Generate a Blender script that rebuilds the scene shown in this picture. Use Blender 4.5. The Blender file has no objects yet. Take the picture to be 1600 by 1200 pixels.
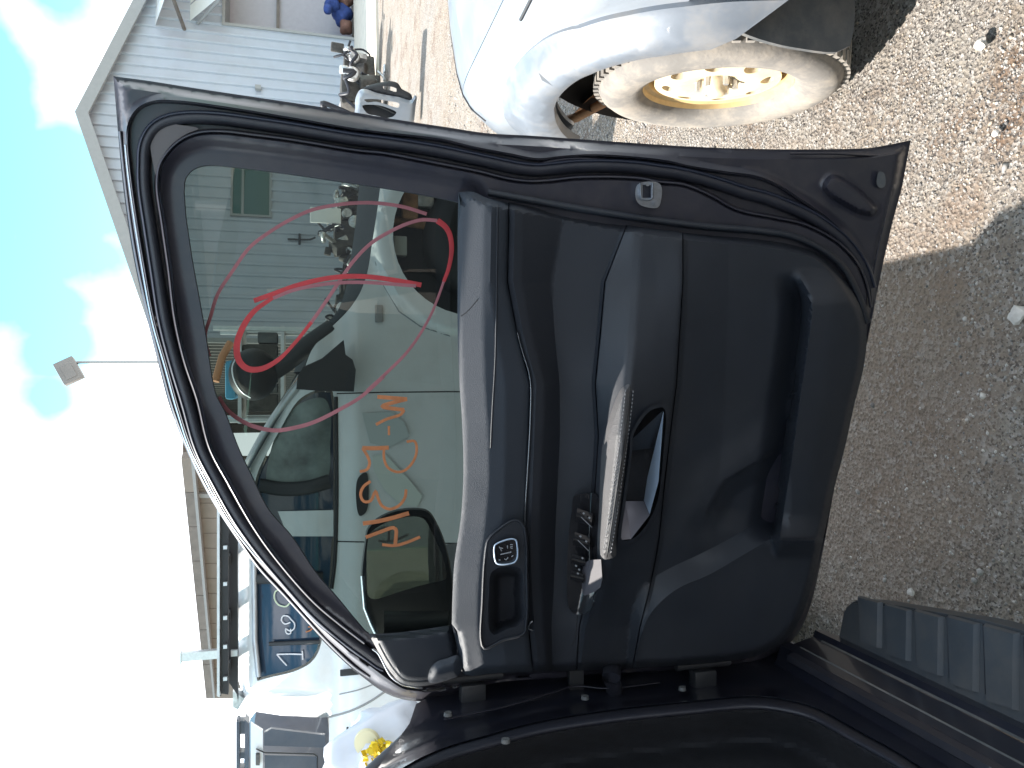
import bpy, bmesh, math, random
import numpy as np
from mathutils import Vector, Matrix
from mathutils.geometry import delaunay_2d_cdt

S = bpy.context.scene
COL = S.collection
R = math.radians
random.seed(7); rng = np.random.default_rng(7)

# ------------------------------------------------------------------ camera
PITCH = R(15.4); FPX = 1200.0; CAMZ = 1.5
cd = bpy.data.cameras.new('camera'); cam = bpy.data.objects.new('camera', cd); COL.objects.link(cam)
cd.sensor_width = 36; cd.lens = 27.0; cd.clip_start = 0.02; cd.clip_end = 3000
cT, sT = math.cos(PITCH), math.sin(PITCH)
# the photograph is taken with the phone on its side: image left = world up
M = Matrix(((0, 1, 0), (-sT, 0, -cT), (-cT, 0, sT))).to_4x4()
M.translation = Vector((0, 0, CAMZ))
cam.matrix_world = M
S.camera = cam

# ------------------------------------------------------------------ light
SUN_DIR = Vector((-0.90, 0.46, 1.0)).normalized()
sl = bpy.data.lights.new('sun', 'SUN'); sl.energy = 4.6; sl.angle = R(0.5); sl.color = (1.0, 0.94, 0.86)
so = bpy.data.objects.new('sun', sl); COL.objects.link(so)
so.rotation_euler = SUN_DIR.to_track_quat('Z', 'Y').to_euler(); so.location = (0, 0, 30)

W = bpy.data.worlds.new('World'); S.world = W; W.use_nodes = True
nt = W.node_tree; nt.nodes.clear()
def nd(t, tree=None, **k):
    n = (tree or nt).nodes.new(t)
    for a, b in k.items(): setattr(n, a, b)
    return n
out = nd('ShaderNodeOutputWorld'); bg = nd('ShaderNodeBackground'); bg.inputs[1].default_value = 0.13
sky = nd('ShaderNodeTexSky', sky_type='NISHITA'); sky.sun_disc = False; sky.sun_elevation = math.asin(SUN_DIR.z)
sky.sun_rotation = math.atan2(SUN_DIR.x, SUN_DIR.y); sky.air_density = 1.15; sky.dust_density = 0.5; sky.ozone_density = 1.6
L = nt.links.new
tc = nd('ShaderNodeTexCoord')
no = nd('ShaderNodeTexNoise'); no.inputs['Scale'].default_value = 2.6; no.inputs['Detail'].default_value = 7; no.inputs['Roughness'].default_value = 0.55
L(tc.outputs['Generated'], no.inputs['Vector'])
no2 = nd('ShaderNodeTexNoise'); no2.inputs['Scale'].default_value = 7; no2.inputs['Detail'].default_value = 5
L(tc.outputs['Generated'], no2.inputs['Vector'])
def ray(px, py):
    x = (600.0 - py) / FPX; d = (px - 800.0) / FPX
    return Vector((x, cT - d * sT, -(sT + d * cT)))
def math_n(op, a, b=None, c=None):
    n = nd('ShaderNodeMath', operation=op)
    for i, v in enumerate((a, b, c)):
        if v is None: continue
        if isinstance(v, (int, float)): n.inputs[i].default_value = v
        else: L(v, n.inputs[i])
    return n.outputs[0]
# clear gaps between the clouds, as directions in the sky
gaps = [((30, 180), .06), ((80, 240), .07), ((150, 300), .09), ((90, 360), .09), ((150, 395), .06), ((30, 420), .08), ((70, 470), .06), ((95, 540), .05), ((85, 625), .04), ((92, 700), .03),
        ((97, 770), .018), ((-30, 300), .10), ((-90, 400), .10), ((75, 40), .02), ((60, 95), .015), ((90, -30), .06), ((-350, 200), .25), ((-700, 900), .30)]
clear = None
for (p, r) in gaps:
    c = ray(*p).normalized()
    vm = nd('ShaderNodeVectorMath', operation='DISTANCE'); L(tc.outputs['Generated'], vm.inputs[0]); vm.inputs[1].default_value = c
    wob = math_n('MULTIPLY_ADD', no2.outputs['Fac'], 0.13, -0.065)
    d = math_n('ADD', vm.outputs['Value'], wob)
    m = math_n('MULTIPLY_ADD', d, -1.0 / 0.065, (r + 0.03) / 0.065)
    n = nd('ShaderNodeClamp'); L(m, n.inputs[0]); m = n.outputs[0]
    clear = m if clear is None else math_n('MAXIMUM', clear, m)
back = nd('ShaderNodeSeparateXYZ'); L(tc.outputs['Generated'], back.inputs[0])
# away from the view the same mixed sky goes on: noise clouds
nz = nd('ShaderNodeMapRange', interpolation_type='SMOOTHSTEP'); L(no.outputs['Fac'], nz.inputs[0]); nz.inputs[1].default_value = 0.56; nz.inputs[2].default_value = 0.46
bm_ = nd('ShaderNodeMapRange'); L(back.outputs['Y'], bm_.inputs[0]); bm_.inputs[1].default_value = 0.55; bm_.inputs[2].default_value = 0.3
far = math_n('MULTIPLY', nz.outputs[0], bm_.outputs[0])
clear = math_n('MAXIMUM', clear, far)
mix = nd('ShaderNodeMix', data_type='RGBA')
L(clear, mix.inputs['Factor'])
shade = nd('ShaderNodeMapRange'); L(no2.outputs['Fac'], shade.inputs[0]); shade.inputs[3].default_value = 5.6; shade.inputs[4].default_value = 7.4
cc = nd('ShaderNodeCombineColor'); L(shade.outputs[0], cc.inputs[0])
L(math_n('MULTIPLY', shade.outputs[0], 1.04), cc.inputs[1]); L(math_n('MULTIPLY', shade.outputs[0], 1.10), cc.inputs[2])
L(cc.outputs[0], mix.inputs['A'])
hs = nd('ShaderNodeVectorMath', operation='MULTIPLY'); L(sky.outputs[0], hs.inputs[0]); hs.inputs[1].default_value = (.54, .92, .82)
L(hs.outputs[0], mix.inputs['B'])
L(mix.outputs['Result'], bg.inputs[0]); L(bg.outputs[0], out.inputs[0])

S.view_settings.view_transform = 'Standard'; S.view_settings.look = 'None'
S.view_settings.exposure = 1.7; S.view_settings.gamma = 1; S.view_settings.use_curve_mapping = False
S.cycles.max_bounces = 8; S.cycles.transparent_max_bounces = 12

# ------------------------------------------------------------------ materials
def mat(name, col, rough=0.5, metal=0.0, coat=0.0, var=0.0, vscale=8.0, col2=None, bump=0.0, bscale=200.0, spec=0.5, dust=None, dscale=6.0, damt=0.0, coatr=0.05, emis=None):
    m = bpy.data.materials.new(name); m.use_nodes = True
    t = m.node_tree; b = t.nodes['Principled BSDF']; l = t.links.new
    b.inputs['Base Color'].default_value = (*col, 1); b.inputs['Roughness'].default_value = rough
    b.inputs['Metallic'].default_value = metal; b.inputs['Coat Weight'].default_value = coat; b.inputs['Coat Roughness'].default_value = coatr
    b.inputs['Specular IOR Level'].default_value = spec
    co = t.nodes.new('ShaderNodeTexCoord').outputs['Object']
    cur = None
    if var or col2:
        n = t.nodes.new('ShaderNodeTexNoise'); n.inputs['Scale'].default_value = vscale; n.inputs['Detail'].default_value = 8; n.inputs['Roughness'].default_value = .6; l(co, n.inputs['Vector'])
        mr = t.nodes.new('ShaderNodeMapRange'); l(n.outputs['Fac'], mr.inputs[0]); mr.inputs[1].default_value = .3; mr.inputs[2].default_value = .7
        mx = t.nodes.new('ShaderNodeMix'); mx.data_type = 'RGBA'; l(mr.outputs[0], mx.inputs['Factor'])
        a = [c * (1 - var) for c in col]; z = col2 if col2 else [min(1, c * (1 + var)) for c in col]
        mx.inputs['A'].default_value = (*a, 1); mx.inputs['B'].default_value = (*z, 1); cur = mx.outputs['Result']
    if dust:
        n = t.nodes.new('ShaderNodeTexNoise'); n.inputs['Scale'].default_value = dscale; n.inputs['Detail'].default_value = 9; n.inputs['Roughness'].default_value = .7; l(co, n.inputs['Vector'])
        mr = t.nodes.new('ShaderNodeMapRange'); l(n.outputs['Fac'], mr.inputs[0]); mr.inputs[1].default_value = .45; mr.inputs[2].default_value = .75; mr.inputs[4].default_value = damt
        mx = t.nodes.new('ShaderNodeMix'); mx.data_type = 'RGBA'; l(mr.outputs[0], mx.inputs['Factor'])
        if cur: l(cur, mx.inputs['A'])
        else: mx.inputs['A'].default_value = (*col, 1)
        mx.inputs['B'].default_value = (*dust, 1); cur = mx.outputs['Result']
        rr = t.nodes.new('ShaderNodeMapRange'); l(mr.outputs[0], rr.inputs[0]); rr.inputs[3].default_value = rough; rr.inputs[4].default_value = min(1, rough + .45); l(rr.outputs[0], b.inputs['Roughness'])
    if cur: l(cur, b.inputs['Base Color'])
    if bump:
        n = t.nodes.new('ShaderNodeTexNoise'); n.inputs['Scale'].default_value = bscale; n.inputs['Detail'].default_value = 4; l(co, n.inputs['Vector'])
        bp = t.nodes.new('ShaderNodeBump'); bp.inputs['Strength'].default_value = bump; bp.inputs['Distance'].default_value = .002; l(n.outputs['Fac'], bp.inputs['Height']); l(bp.outputs[0], b.inputs['Normal'])
    if emis: b.inputs['Emission Color'].default_value = (*emis, 1); b.inputs['Emission Strength'].default_value = 1
    return m
MT = {}
MT['paint'] = mat('dark_paint', (.020, .020, .030), .45, .1, .28, var=.1, coatr=.2, dust=(.16, .13, .11), dscale=14, damt=.14)
MT['paint_gloss'] = mat('glossy_dark_paint', (.014, .016, .026), .3, .1, 1.0, dust=(.12, .10, .09), dscale=18, damt=.12)
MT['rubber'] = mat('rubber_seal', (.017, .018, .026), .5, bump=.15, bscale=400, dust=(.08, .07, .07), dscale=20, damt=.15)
MT['rubber_gloss'] = mat('glass_run_rubber', (.014, .018, .032), .42)
MT['trim_top'] = mat('vinyl_top_trim', (.023, .029, .040), .62, var=.06, bump=.35, bscale=900)
MT['trim'] = mat('moulded_plastic', (.0135, .0165, .0235), .5, var=.12, bump=.4, bscale=1100, dust=(.05, .048, .046), dscale=5, damt=.16)
MT['trim_dark'] = mat('soft_insert', (.0105, .0128, .019), .6, var=.1, bump=.4, bscale=1200)
MT['piano'] = mat('gloss_black_plastic', (.012, .012, .014), .12, coat=.6)
MT['leather'] = mat('grey_leather', (.085, .083, .086), .48, var=.1, bump=.8, bscale=600)
MT['stitch'] = mat('pale_stitch', (.20, .20, .21), .8)
MT['chrome'] = mat('satin_chrome', (.62, .64, .67), .22, 1.0)
MT['satin'] = mat('sky_tinted_silver_plastic', (.50, .60, .74), .5, .3)  # silver plastic with the sky's blue reflection put into its base colour
MT['plum'] = mat('satin_graphite', (.06, .057, .066), .6, 0.0, spec=.2)
MT['satin_grey'] = mat('satin_grey_inlay', (.20, .19, .215), .45, .3)
MT['bare'] = mat('zinc_latch', (.42, .44, .48), .32, .9, dust=(.1, .08, .06), dscale=40, damt=.6)
MT['icon'] = mat('white_icon', (.22, .23, .25), .6)
MT['red_pen'] = mat('red_pen', (.36, .028, .034), .7, var=.2, vscale=30)
MT['pink_pen'] = mat('pink_pen', (.26, .095, .11), .8, var=.15, vscale=30)
MT['orange_pen'] = mat('orange_pen', (.36, .13, .05), .8, var=.2, vscale=40)
MT['white_pen'] = mat('white_pen', (.62, .60, .62), .8)
MT['white'] = mat('white_paint', (.74, .76, .77), .3, coat=.7, var=.02, dust=(.45, .38, .30), dscale=3, damt=.25)
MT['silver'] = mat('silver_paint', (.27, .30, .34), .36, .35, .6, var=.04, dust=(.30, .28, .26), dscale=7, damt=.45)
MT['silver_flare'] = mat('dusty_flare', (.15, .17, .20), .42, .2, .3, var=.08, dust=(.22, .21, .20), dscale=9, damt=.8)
MT['mud'] = mat('mudflap_plastic', (.075, .080, .084), .65, var=.2, dust=(.20, .18, .16), dscale=10, damt=.8)
MT['tyre'] = mat('dusty_tyre', (.17, .16, .15), .85, var=.15, bump=.5, bscale=120, dust=(.36, .31, .25), dscale=8, damt=.8)
MT['tyre_dark'] = mat('tyre_rubber', (.03, .03, .032), .85)
MT['rim'] = mat('dusty_alloy', (.66, .56, .40), .5, .25, var=.06, dust=(.60, .46, .28), dscale=25, damt=.8)
MT['rim_in'] = mat('brown_brake_dust', (.20, .12, .06), .8, var=.4, vscale=30)
MT['rim_lip'] = mat('ochre_rim_well', (.50, .36, .18), .55, .15, var=.2, vscale=20)
MT['rust'] = mat('rusty_bracket', (.34, .17, .08), .8, var=.4, vscale=25)
MT['dark'] = mat('black_plastic', (.018, .019, .022), .55, var=.15)
MT['interior'] = mat('dark_carpet', (.012, .013, .017), .85, var=.3, vscale=40, bump=.5, bscale=300)
MT['canopy'] = mat('navy_powder_coat', (.045, .058, .085), .4, coat=.3, var=.1, dust=(.2, .18, .16), damt=.15)
MT['clad'] = mat('cladding_steel', (.38, .41, .47), .5, .1, var=.04, vscale=2, dust=(.34, .33, .32), dscale=1.2, damt=.35)
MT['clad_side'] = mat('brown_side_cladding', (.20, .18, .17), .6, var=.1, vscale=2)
MT['fascia'] = mat('grey_fascia', (.27, .27, .27), .6, var=.05)
MT['roof'] = mat('grey_roof_steel', (.48, .49, .50), .5, .3)
MT['roller'] = mat('roller_door_steel', (.36, .34, .38), .5, .15, var=.05)
MT['white_roof'] = mat('awning_steel', (.72, .72, .70), .5)
MT['concrete'] = mat('pale_concrete', (.62, .56, .47), .9, var=.12, vscale=5, bump=.4, bscale=60)
MT['tan'] = mat('tan_cladding', (.20, .165, .14), .7, var=.08, vscale=1.5)
MT['brown'] = mat('brown_gutter', (.15, .125, .11), .6, var=.2, vscale=3)
MT['galv'] = mat('galvanised_steel', (.55, .56, .58), .4, .6, var=.1, vscale=15)
MT['scrap'] = mat('scrap_alloy', (.50, .50, .50), .35, .7, var=.4, vscale=20)
MT['scrap_dark'] = mat('oily_scrap', (.06, .055, .05), .6, .3, var=.5, vscale=15)
MT['blue'] = mat('blue_fabric', (.03, .06, .22), .8, var=.3)
MT['skyblue'] = mat('light_blue_tarp', (.10, .36, .55), .7, var=.1)
MT['orange'] = mat('faded_orange_plastic', (.55, .26, .14), .7)
MT['redbrown'] = mat('brown_bundle', (.16, .08, .06), .8, var=.4)
MT['plastic_bag'] = mat('white_bag_plastic', (.52, .53, .58), .35, var=.05)
MT['yellow'] = mat('yellow_flower', (.62, .46, .02), .7, var=.2, vscale=30)
MT['cream'] = mat('cream_plastic', (.60, .55, .36), .6)
MT['bonnet_black'] = mat('faded_black_bonnet', (.02, .025, .032), .8, spec=.12)
MT['seat'] = mat('seat_cloth', (.05, .05, .055), .9)
MT['pale_reflection_caliper'] = mat('pale_reflection_and_caliper', (.62, .66, .62), .8)  # pale colour of the painted reflection patch and the brake caliper

def glass(name, tint, alpha_dark, rough=0.0):
    m = bpy.data.materials.new(name); m.use_nodes = True; t = m.node_tree; t.nodes.clear(); l = t.links.new
    o = t.nodes.new('ShaderNodeOutputMaterial'); tr = t.nodes.new('ShaderNodeBsdfTransparent'); tr.inputs[0].default_value = (*tint, 1)
    gl = t.nodes.new('ShaderNodeBsdfGlossy'); gl.inputs['Roughness'].default_value = rough; fr = t.nodes.new('ShaderNodeFresnel'); fr.inputs[0].default_value = 1.5
    df = t.nodes.new('ShaderNodeBsdfDiffuse'); df.inputs[0].default_value = (.2, .21, .2, 1)
    ms = t.nodes.new('ShaderNodeMixShader'); ms.inputs[0].default_value = alpha_dark; l(tr.outputs[0], ms.inputs[1]); l(df.outputs[0], ms.inputs[2])
    m2 = t.nodes.new('ShaderNodeMixShader'); l(fr.outputs[0], m2.inputs[0]); l(ms.outputs[0], m2.inputs[1]); l(gl.outputs[0], m2.inputs[2])
    l(m2.outputs[0], o.inputs[0]); return m
MT['door_glass'] = glass('green_tinted_glass', (.205, .238, .218), .03)
MT['car_glass'] = glass('tinted_car_glass', (.16, .20, .22), .05)
MT['screen_glass'] = glass('windscreen_glass', (.55, .66, .68), .05)
MT['dark_glass'] = mat('dark_privacy_glass', (.020, .035, .060), .05, coat=.6)
MT['mirror'] = mat('mirror_silver', (.62, .64, .62), .02, 1.0)

# ------------------------------------------------------------------ object helpers
def link(o, parent=None):
    COL.objects.link(o)
    if parent is not None:
        o.parent = parent
        if parent.type == 'EMPTY': o.matrix_parent_inverse = parent.matrix_basis.inverted()
    return o
def mesh(name, V, Fc, m, parent=None, smooth=True, sharp=None):
    me = bpy.data.meshes.new(name)
    V = [tuple(v) for v in V]
    me.from_pydata(V, [], [tuple(f) for f in Fc]); me.update()
    me.materials.append(MT[m] if isinstance(m, str) else m)
    if smooth:
        me.polygons.foreach_set('use_smooth', [True] * len(me.polygons))
        if sharp is not None: me.set_sharp_from_angle(angle=R(sharp))
    o = bpy.data.objects.new(name, me)
    return link(o, parent)
def thing(name, label, cat, loc=(0, 0, 0), group=None):
    o = bpy.data.objects.new(name, None); o.location = loc; link(o); o.empty_display_size = .1
    o['label'] = label; o['category'] = cat
    if group: o['group'] = group
    THINGS.append(o); return o
THINGS = []
def tag(o, label, cat, group=None):
    o['label'] = label; o['category'] = cat
    if group: o['group'] = group
    return o
def struct(o): o['kind'] = 'structure'; return o
def stuff(o): o['kind'] = 'stuff'; return o

def K(ox, oy, s, pts): return [(ox + x / s, oy + y / s) for x, y in pts]
def smooth_line(P, step=6.0, closed=False):
    P = [np.array(p, float) for p in P]; n = len(P); outp = []
    segs = n if closed else n - 1
    for i in range(segs):
        p0 = P[(i - 1) % n] if (closed or i > 0) else 2 * P[0] - P[1]
        p1 = P[i]; p2 = P[(i + 1) % n]
        p3 = P[(i + 2) % n] if (closed or i + 2 < n) else 2 * P[-1] - P[-2]
        a = max(1e-6, np.linalg.norm(p1 - p0)) ** .5; b = max(1e-6, np.linalg.norm(p2 - p1)) ** .5; c = max(1e-6, np.linalg.norm(p3 - p2)) ** .5
        m1 = ((p1 - p0) / a - (p2 - p0) / (a + b) + (p2 - p1) / b) * b
        m2 = ((p2 - p1) / b - (p3 - p1) / (b + c) + (p3 - p2) / c) * b
        k = max(1, int(round(np.linalg.norm(p2 - p1) / step)))
        for j in range(k):
            t = j / k; t2 = t * t; t3 = t2 * t
            outp.append((2 * t3 - 3 * t2 + 1) * p1 + (t3 - 2 * t2 + t) * m1 + (-2 * t3 + 3 * t2) * p2 + (t3 - t2) * m2)
    if not closed: outp.append(P[-1])
    return [tuple(p) for p in outp]
def lin_line(P, step=6.0, closed=False):
    outp = []; n = len(P)
    for i in range(n if closed else n - 1):
        a = np.array(P[i], float); b = np.array(P[(i + 1) % n], float); k = max(1, int(round(np.linalg.norm(b - a) / step)))
        for j in range(k): outp.append(tuple(a + (b - a) * j / k))
    if not closed: outp.append(tuple(P[-1]))
    return outp
def inside(pts, poly):
    x = pts[:, 0]; y = pts[:, 1]; r = np.zeros(len(pts), bool); n = len(poly); P = np.array(poly, float)
    for i in range(n):
        x1, y1 = P[i]; x2, y2 = P[(i + 1) % n]
        if y1 == y2: continue
        c = ((y1 > y) != (y2 > y)) & (x < (x2 - x1) * (y - y1) / (y2 - y1) + x1); r ^= c
    return r
def dist(pts, line, closed=False):
    P = np.array(line, float); d = np.full(len(pts), 1e9); n = len(P)
    for i in range(n if closed else n - 1):
        a = P[i]; b = P[(i + 1) % n]; ab = b - a; q = ab @ ab
        t = np.clip(((pts - a) @ ab) / q, 0, 1) if q > 0 else np.zeros(len(pts))
        d = np.minimum(d, np.linalg.norm(pts - (a + t[:, None] * ab), axis=1))
    return d
def sdf(pts, poly):
    d = dist(pts, poly, True); return np.where(inside(pts, poly), d, -d)
def ss(a, b, x):
    t = np.clip((x - a) / (b - a), 0, 1); return t * t * (3 - 2 * t)

# surfaces seen along a ray: the point of a real plane a given height above it
CAM = Vector((0, 0, CAMZ))
class Plane:
    def __init__(s, p0, n): s.p0 = Vector(p0); s.n = Vector(n).normalized()
    def __call__(s, px, py, h=0.0):
        r = ray(px, py); t = ((s.p0 - CAM).dot(s.n) + h) / r.dot(s.n); return CAM + r * t
DD = Vector((.97, -.34, 0)).normalized()
D = Plane((-.587, 1.45, 0), (-.3308, -.9437, 0))       # inner face of the open door
B = Plane((-.60, 0, 0), (1, 0, 0))                      # right flank of the dark car
U = Plane((0, 4.5, 0), (0, -1, 0))                      # near flank of the white ute
PHI = R(13)
SH = Plane((0, 20, 0), (math.sin(PHI), -math.cos(PHI), 0))
PH2 = R(-25); BW = Plane((0, 24, 0), (math.sin(PH2), -math.cos(PH2), 0))
def ground(px, py, z=0.0):
    r = ray(px, py); return CAM + r * ((z - CAMZ) / r.z)

def sheet(name, outline, m, P=D, h=0.0, res=5.0, holes=(), parent=None, skirt=0.02, cons=(), sharp=40, pts_extra=None, skirt_holes=True):
    """a relief: the outline filled with a fine triangle net on plane P, raised by h(points)"""
    outline = [tuple(map(float, p)) for p in outline]
    loops = [outline] + [[tuple(map(float, p)) for p in q] for q in holes]
    V = []; E = []; nb = []
    for lp in loops:
        s = len(V); V += lp; E += [(s + i, s + (i + 1) % len(lp)) for i in range(len(lp))]; nb.append((s, len(lp)))
    for cl in cons:
        s = len(V); V += [tuple(map(float, p)) for p in cl]; E += [(s + i, s + i + 1) for i in range(len(cl) - 1)]
    A = np.array(outline); lo = A.min(0); hi = A.max(0)
    gx, gy = np.meshgrid(np.arange(lo[0] + res / 2, hi[0], res), np.arange(lo[1] + res / 2, hi[1], res * .87)); gx[1::2] += res / 2
    G = np.stack([gx.ravel(), gy.ravel()], 1)
    if len(G):
        G = G[inside(G, outline)]
        if len(G): G = G[dist(G, outline, True) > res * .45]
        for hl in loops[1:]:
            if len(G): G = G[~inside(G, hl)]
            if len(G): G = G[dist(G, hl, True) > res * .45]
        for cl in cons:
            if len(G): G = G[dist(G, cl) > res * .4]
        V = V + [tuple(p) for p in G]
    r = delaunay_2d_cdt([Vector(v) for v in V], E, [], 0, 1e-4)
    VV = np.array([tuple(v) for v in r[0]]); T = np.array([f for f in r[2] if len(f) == 3])
    cen = VV[T].mean(1); k = inside(cen, outline)
    for hl in loops[1:]: k &= ~inside(cen, hl)
    T = T[k]
    hv = h(VV) if callable(h) else np.full(len(VV), float(h))
    co = [P(x, y, z) for (x, y), z in zip(VV, hv)]
    nrm = P.n if isinstance(P, Plane) else None
    Fc = []
    for a, b, c in T:
        if nrm is not None and (co[b] - co[a]).cross(co[c] - co[a]).dot(nrm) < 0: b, c = c, b
        Fc.append((a, b, c))
    if skirt:
        ec = {}
        for f in Fc:
            for i in range(3):
                e = (f[i], f[(i + 1) % 3]); ec[e] = 1
        be = [e for e in ec if (e[1], e[0]) not in ec]
        idx = {}
        for a, b in be:
            for q in (a, b):
                if q not in idx: idx[q] = len(co); co.append(P(VV[q][0], VV[q][1], hv[q] - skirt))
            Fc.append((b, a, idx[a], idx[b]))
    return mesh(name, co, Fc, m, parent, True, sharp)

def sweep(name, line, m, P=D, h=0.0, w=6.0, hh=.006, parent=None, closed=False, n=8, flat=False, wf=None, join=None):
    """a bead of half-round section: w = width in target pixels, hh = height above the plane"""
    L_ = [np.array(p, float) for p in line]; N = len(L_); V = []; Fc = []
    for i in range(N):
        a = L_[(i - 1) % N] if (closed or i > 0) else L_[0]; b = L_[(i + 1) % N] if (closed or i < N - 1) else L_[-1]
        t = b - a; t = t / (np.linalg.norm(t) + 1e-9); q = np.array([-t[1], t[0]]); ww = (wf(i / (N - 1)) if wf else 1.0) * w
        hb = h(np.array([L_[i]]))[0] if callable(h) else h
        for j in range(n + 1):
            an = math.pi * j / n; pp = L_[i] + q * (math.cos(an) * ww / 2)
            V.append(P(pp[0], pp[1], hb + (math.sin(an) * hh)))
    for i in range(N if closed else N - 1):
        for j in range(n):
            a = i * (n + 1) + j; b = ((i + 1) % N) * (n + 1) + j; Fc.append((a, b, b + 1, a + 1))
    if join is not None:
        s = len(join[0]); join[0].extend(V); join[1].extend([tuple(k + s for k in f) for f in Fc]); return None
    return mesh(name, V, Fc, m, parent)

def box(name, c, s, m, parent=None, rz=0.0, bev=0.0, join=None, rx=0.0, ry=0.0):
    bm = bmesh.new(); bmesh.ops.create_cube(bm, size=1.0)
    bmesh.ops.scale(bm, vec=s, verts=bm.verts)
    if bev: bmesh.ops.bevel(bm, geom=bm.edges[:] , offset=bev, segments=2, affect='EDGES', profile=.6)
    Mx = Matrix.Translation(c) @ Matrix.Rotation(rz, 4, 'Z') @ Matrix.Rotation(ry, 4, 'Y') @ Matrix.Rotation(rx, 4, 'X')
    bm.transform(Mx)
    if join is not None: return add_bm(join, bm)
    o = from_bm(name, bm, m, parent, sharp=35); return o
def from_bm(name, bm, m, parent=None, smooth=True, sharp=None):
    me = bpy.data.meshes.new(name); bm.normal_update(); bm.to_mesh(me); bm.free(); me.materials.append(MT[m] if isinstance(m, str) else m)
    if smooth:
        me.polygons.foreach_set('use_smooth', [True] * len(me.polygons))
        if sharp is not None: me.set_sharp_from_angle(angle=R(sharp))
    return link(bpy.data.objects.new(name, me), parent)
def add_bm(j, bm):
    s = len(j[0]); bm.verts.index_update(); j[0].extend([v.co.copy() for v in bm.verts]); j[1].extend([tuple(v.index + s for v in f.verts) for f in bm.faces]); bm.free()
def tube(name, pts, r, m, parent=None, n=10, join=None, rf=None, cap=True):
    pts = [Vector(p) for p in pts]; V = []; Fc = []; N = len(pts); up = None
    for i, p in enumerate(pts):
        t = (pts[min(i + 1, N - 1)] - pts[max(i - 1, 0)]).normalized()
        if up is None: up = t.orthogonal().normalized()
        up = (up - t * up.dot(t)).normalized(); s = t.cross(up); rr = r * (rf(i / max(1, N - 1)) if rf else 1)
        for j in range(n):
            a = 2 * math.pi * j / n; V.append(p + up * math.cos(a) * rr + s * math.sin(a) * rr)
    for i in range(N - 1):
        for j in range(n):
            a = i * n + j; b = i * n + (j + 1) % n; Fc.append((a, b, b + n, a + n))
    if cap: Fc.append(tuple(range(n - 1, -1, -1))); Fc.append(tuple(range((N - 1) * n, N * n)))
    if join is not None:
        s = len(join[0]); join[0].extend(V); join[1].extend([tuple(k + s for k in f) for f in Fc]); return None
    return mesh(name, V, Fc, m, parent, True, 50)
def lathe(name, prof, m, parent=None, n=48, center=(0, 0, 0), axis='X', join=None, a0=0, a1=2 * math.pi):
    """prof: (radius, along-axis)"""
    V = []; Fc = []; full = abs(a1 - a0 - 2 * math.pi) < 1e-6; K_ = n if full else n + 1
    for i in range(K_):
        a = a0 + (a1 - a0) * i / n
        for r_, x_ in prof:
            c, s = r_ * math.cos(a), r_ * math.sin(a)
            v = Vector((x_, c, s)) if axis == 'X' else (Vector((c, x_, s)) if axis == 'Y' else Vector((c, s, x_)))
            V.append(v + Vector(center))
    q = len(prof)
    for i in range(n):
        for j in range(q - 1):
            a = i * q + j; b = ((i + 1) % K_) * q + j; Fc.append((a, b, b + 1, a + 1))
    if join is not None:
        s = len(join[0]); join[0].extend(V); join[1].extend([tuple(k + s for k in f) for f in Fc]); return None
    return mesh(name, V, Fc, m, parent, True, 45)
def prism(name, poly, P, h0, h1, m, parent=None, smooth=False, join=None):
    """an outline on plane P given real thickness from height h0 to h1 (perpendicular to the plane)"""
    base = [P(x, y, h1) for x, y in poly]; n = len(base); nn = P.n * (h0 - h1)
    V = base + [b + nn for b in base]; Fc = [tuple(range(n)), tuple(range(2 * n - 1, n - 1, -1))] + [(i, i + n, (i + 1) % n + n, (i + 1) % n) for i in range(n)]
    bm = bmesh.new(); vs = [bm.verts.new(v) for v in V]
    for f in Fc: bm.faces.new([vs[k] for k in f])
    bmesh.ops.recalc_face_normals(bm, faces=bm.faces)
    bmesh.ops.triangulate(bm, faces=[f for f in bm.faces if len(f.verts) > 4])
    if join is not None: return add_bm(join, bm)
    return from_bm(name, bm, m, parent, True, 30)

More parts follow.
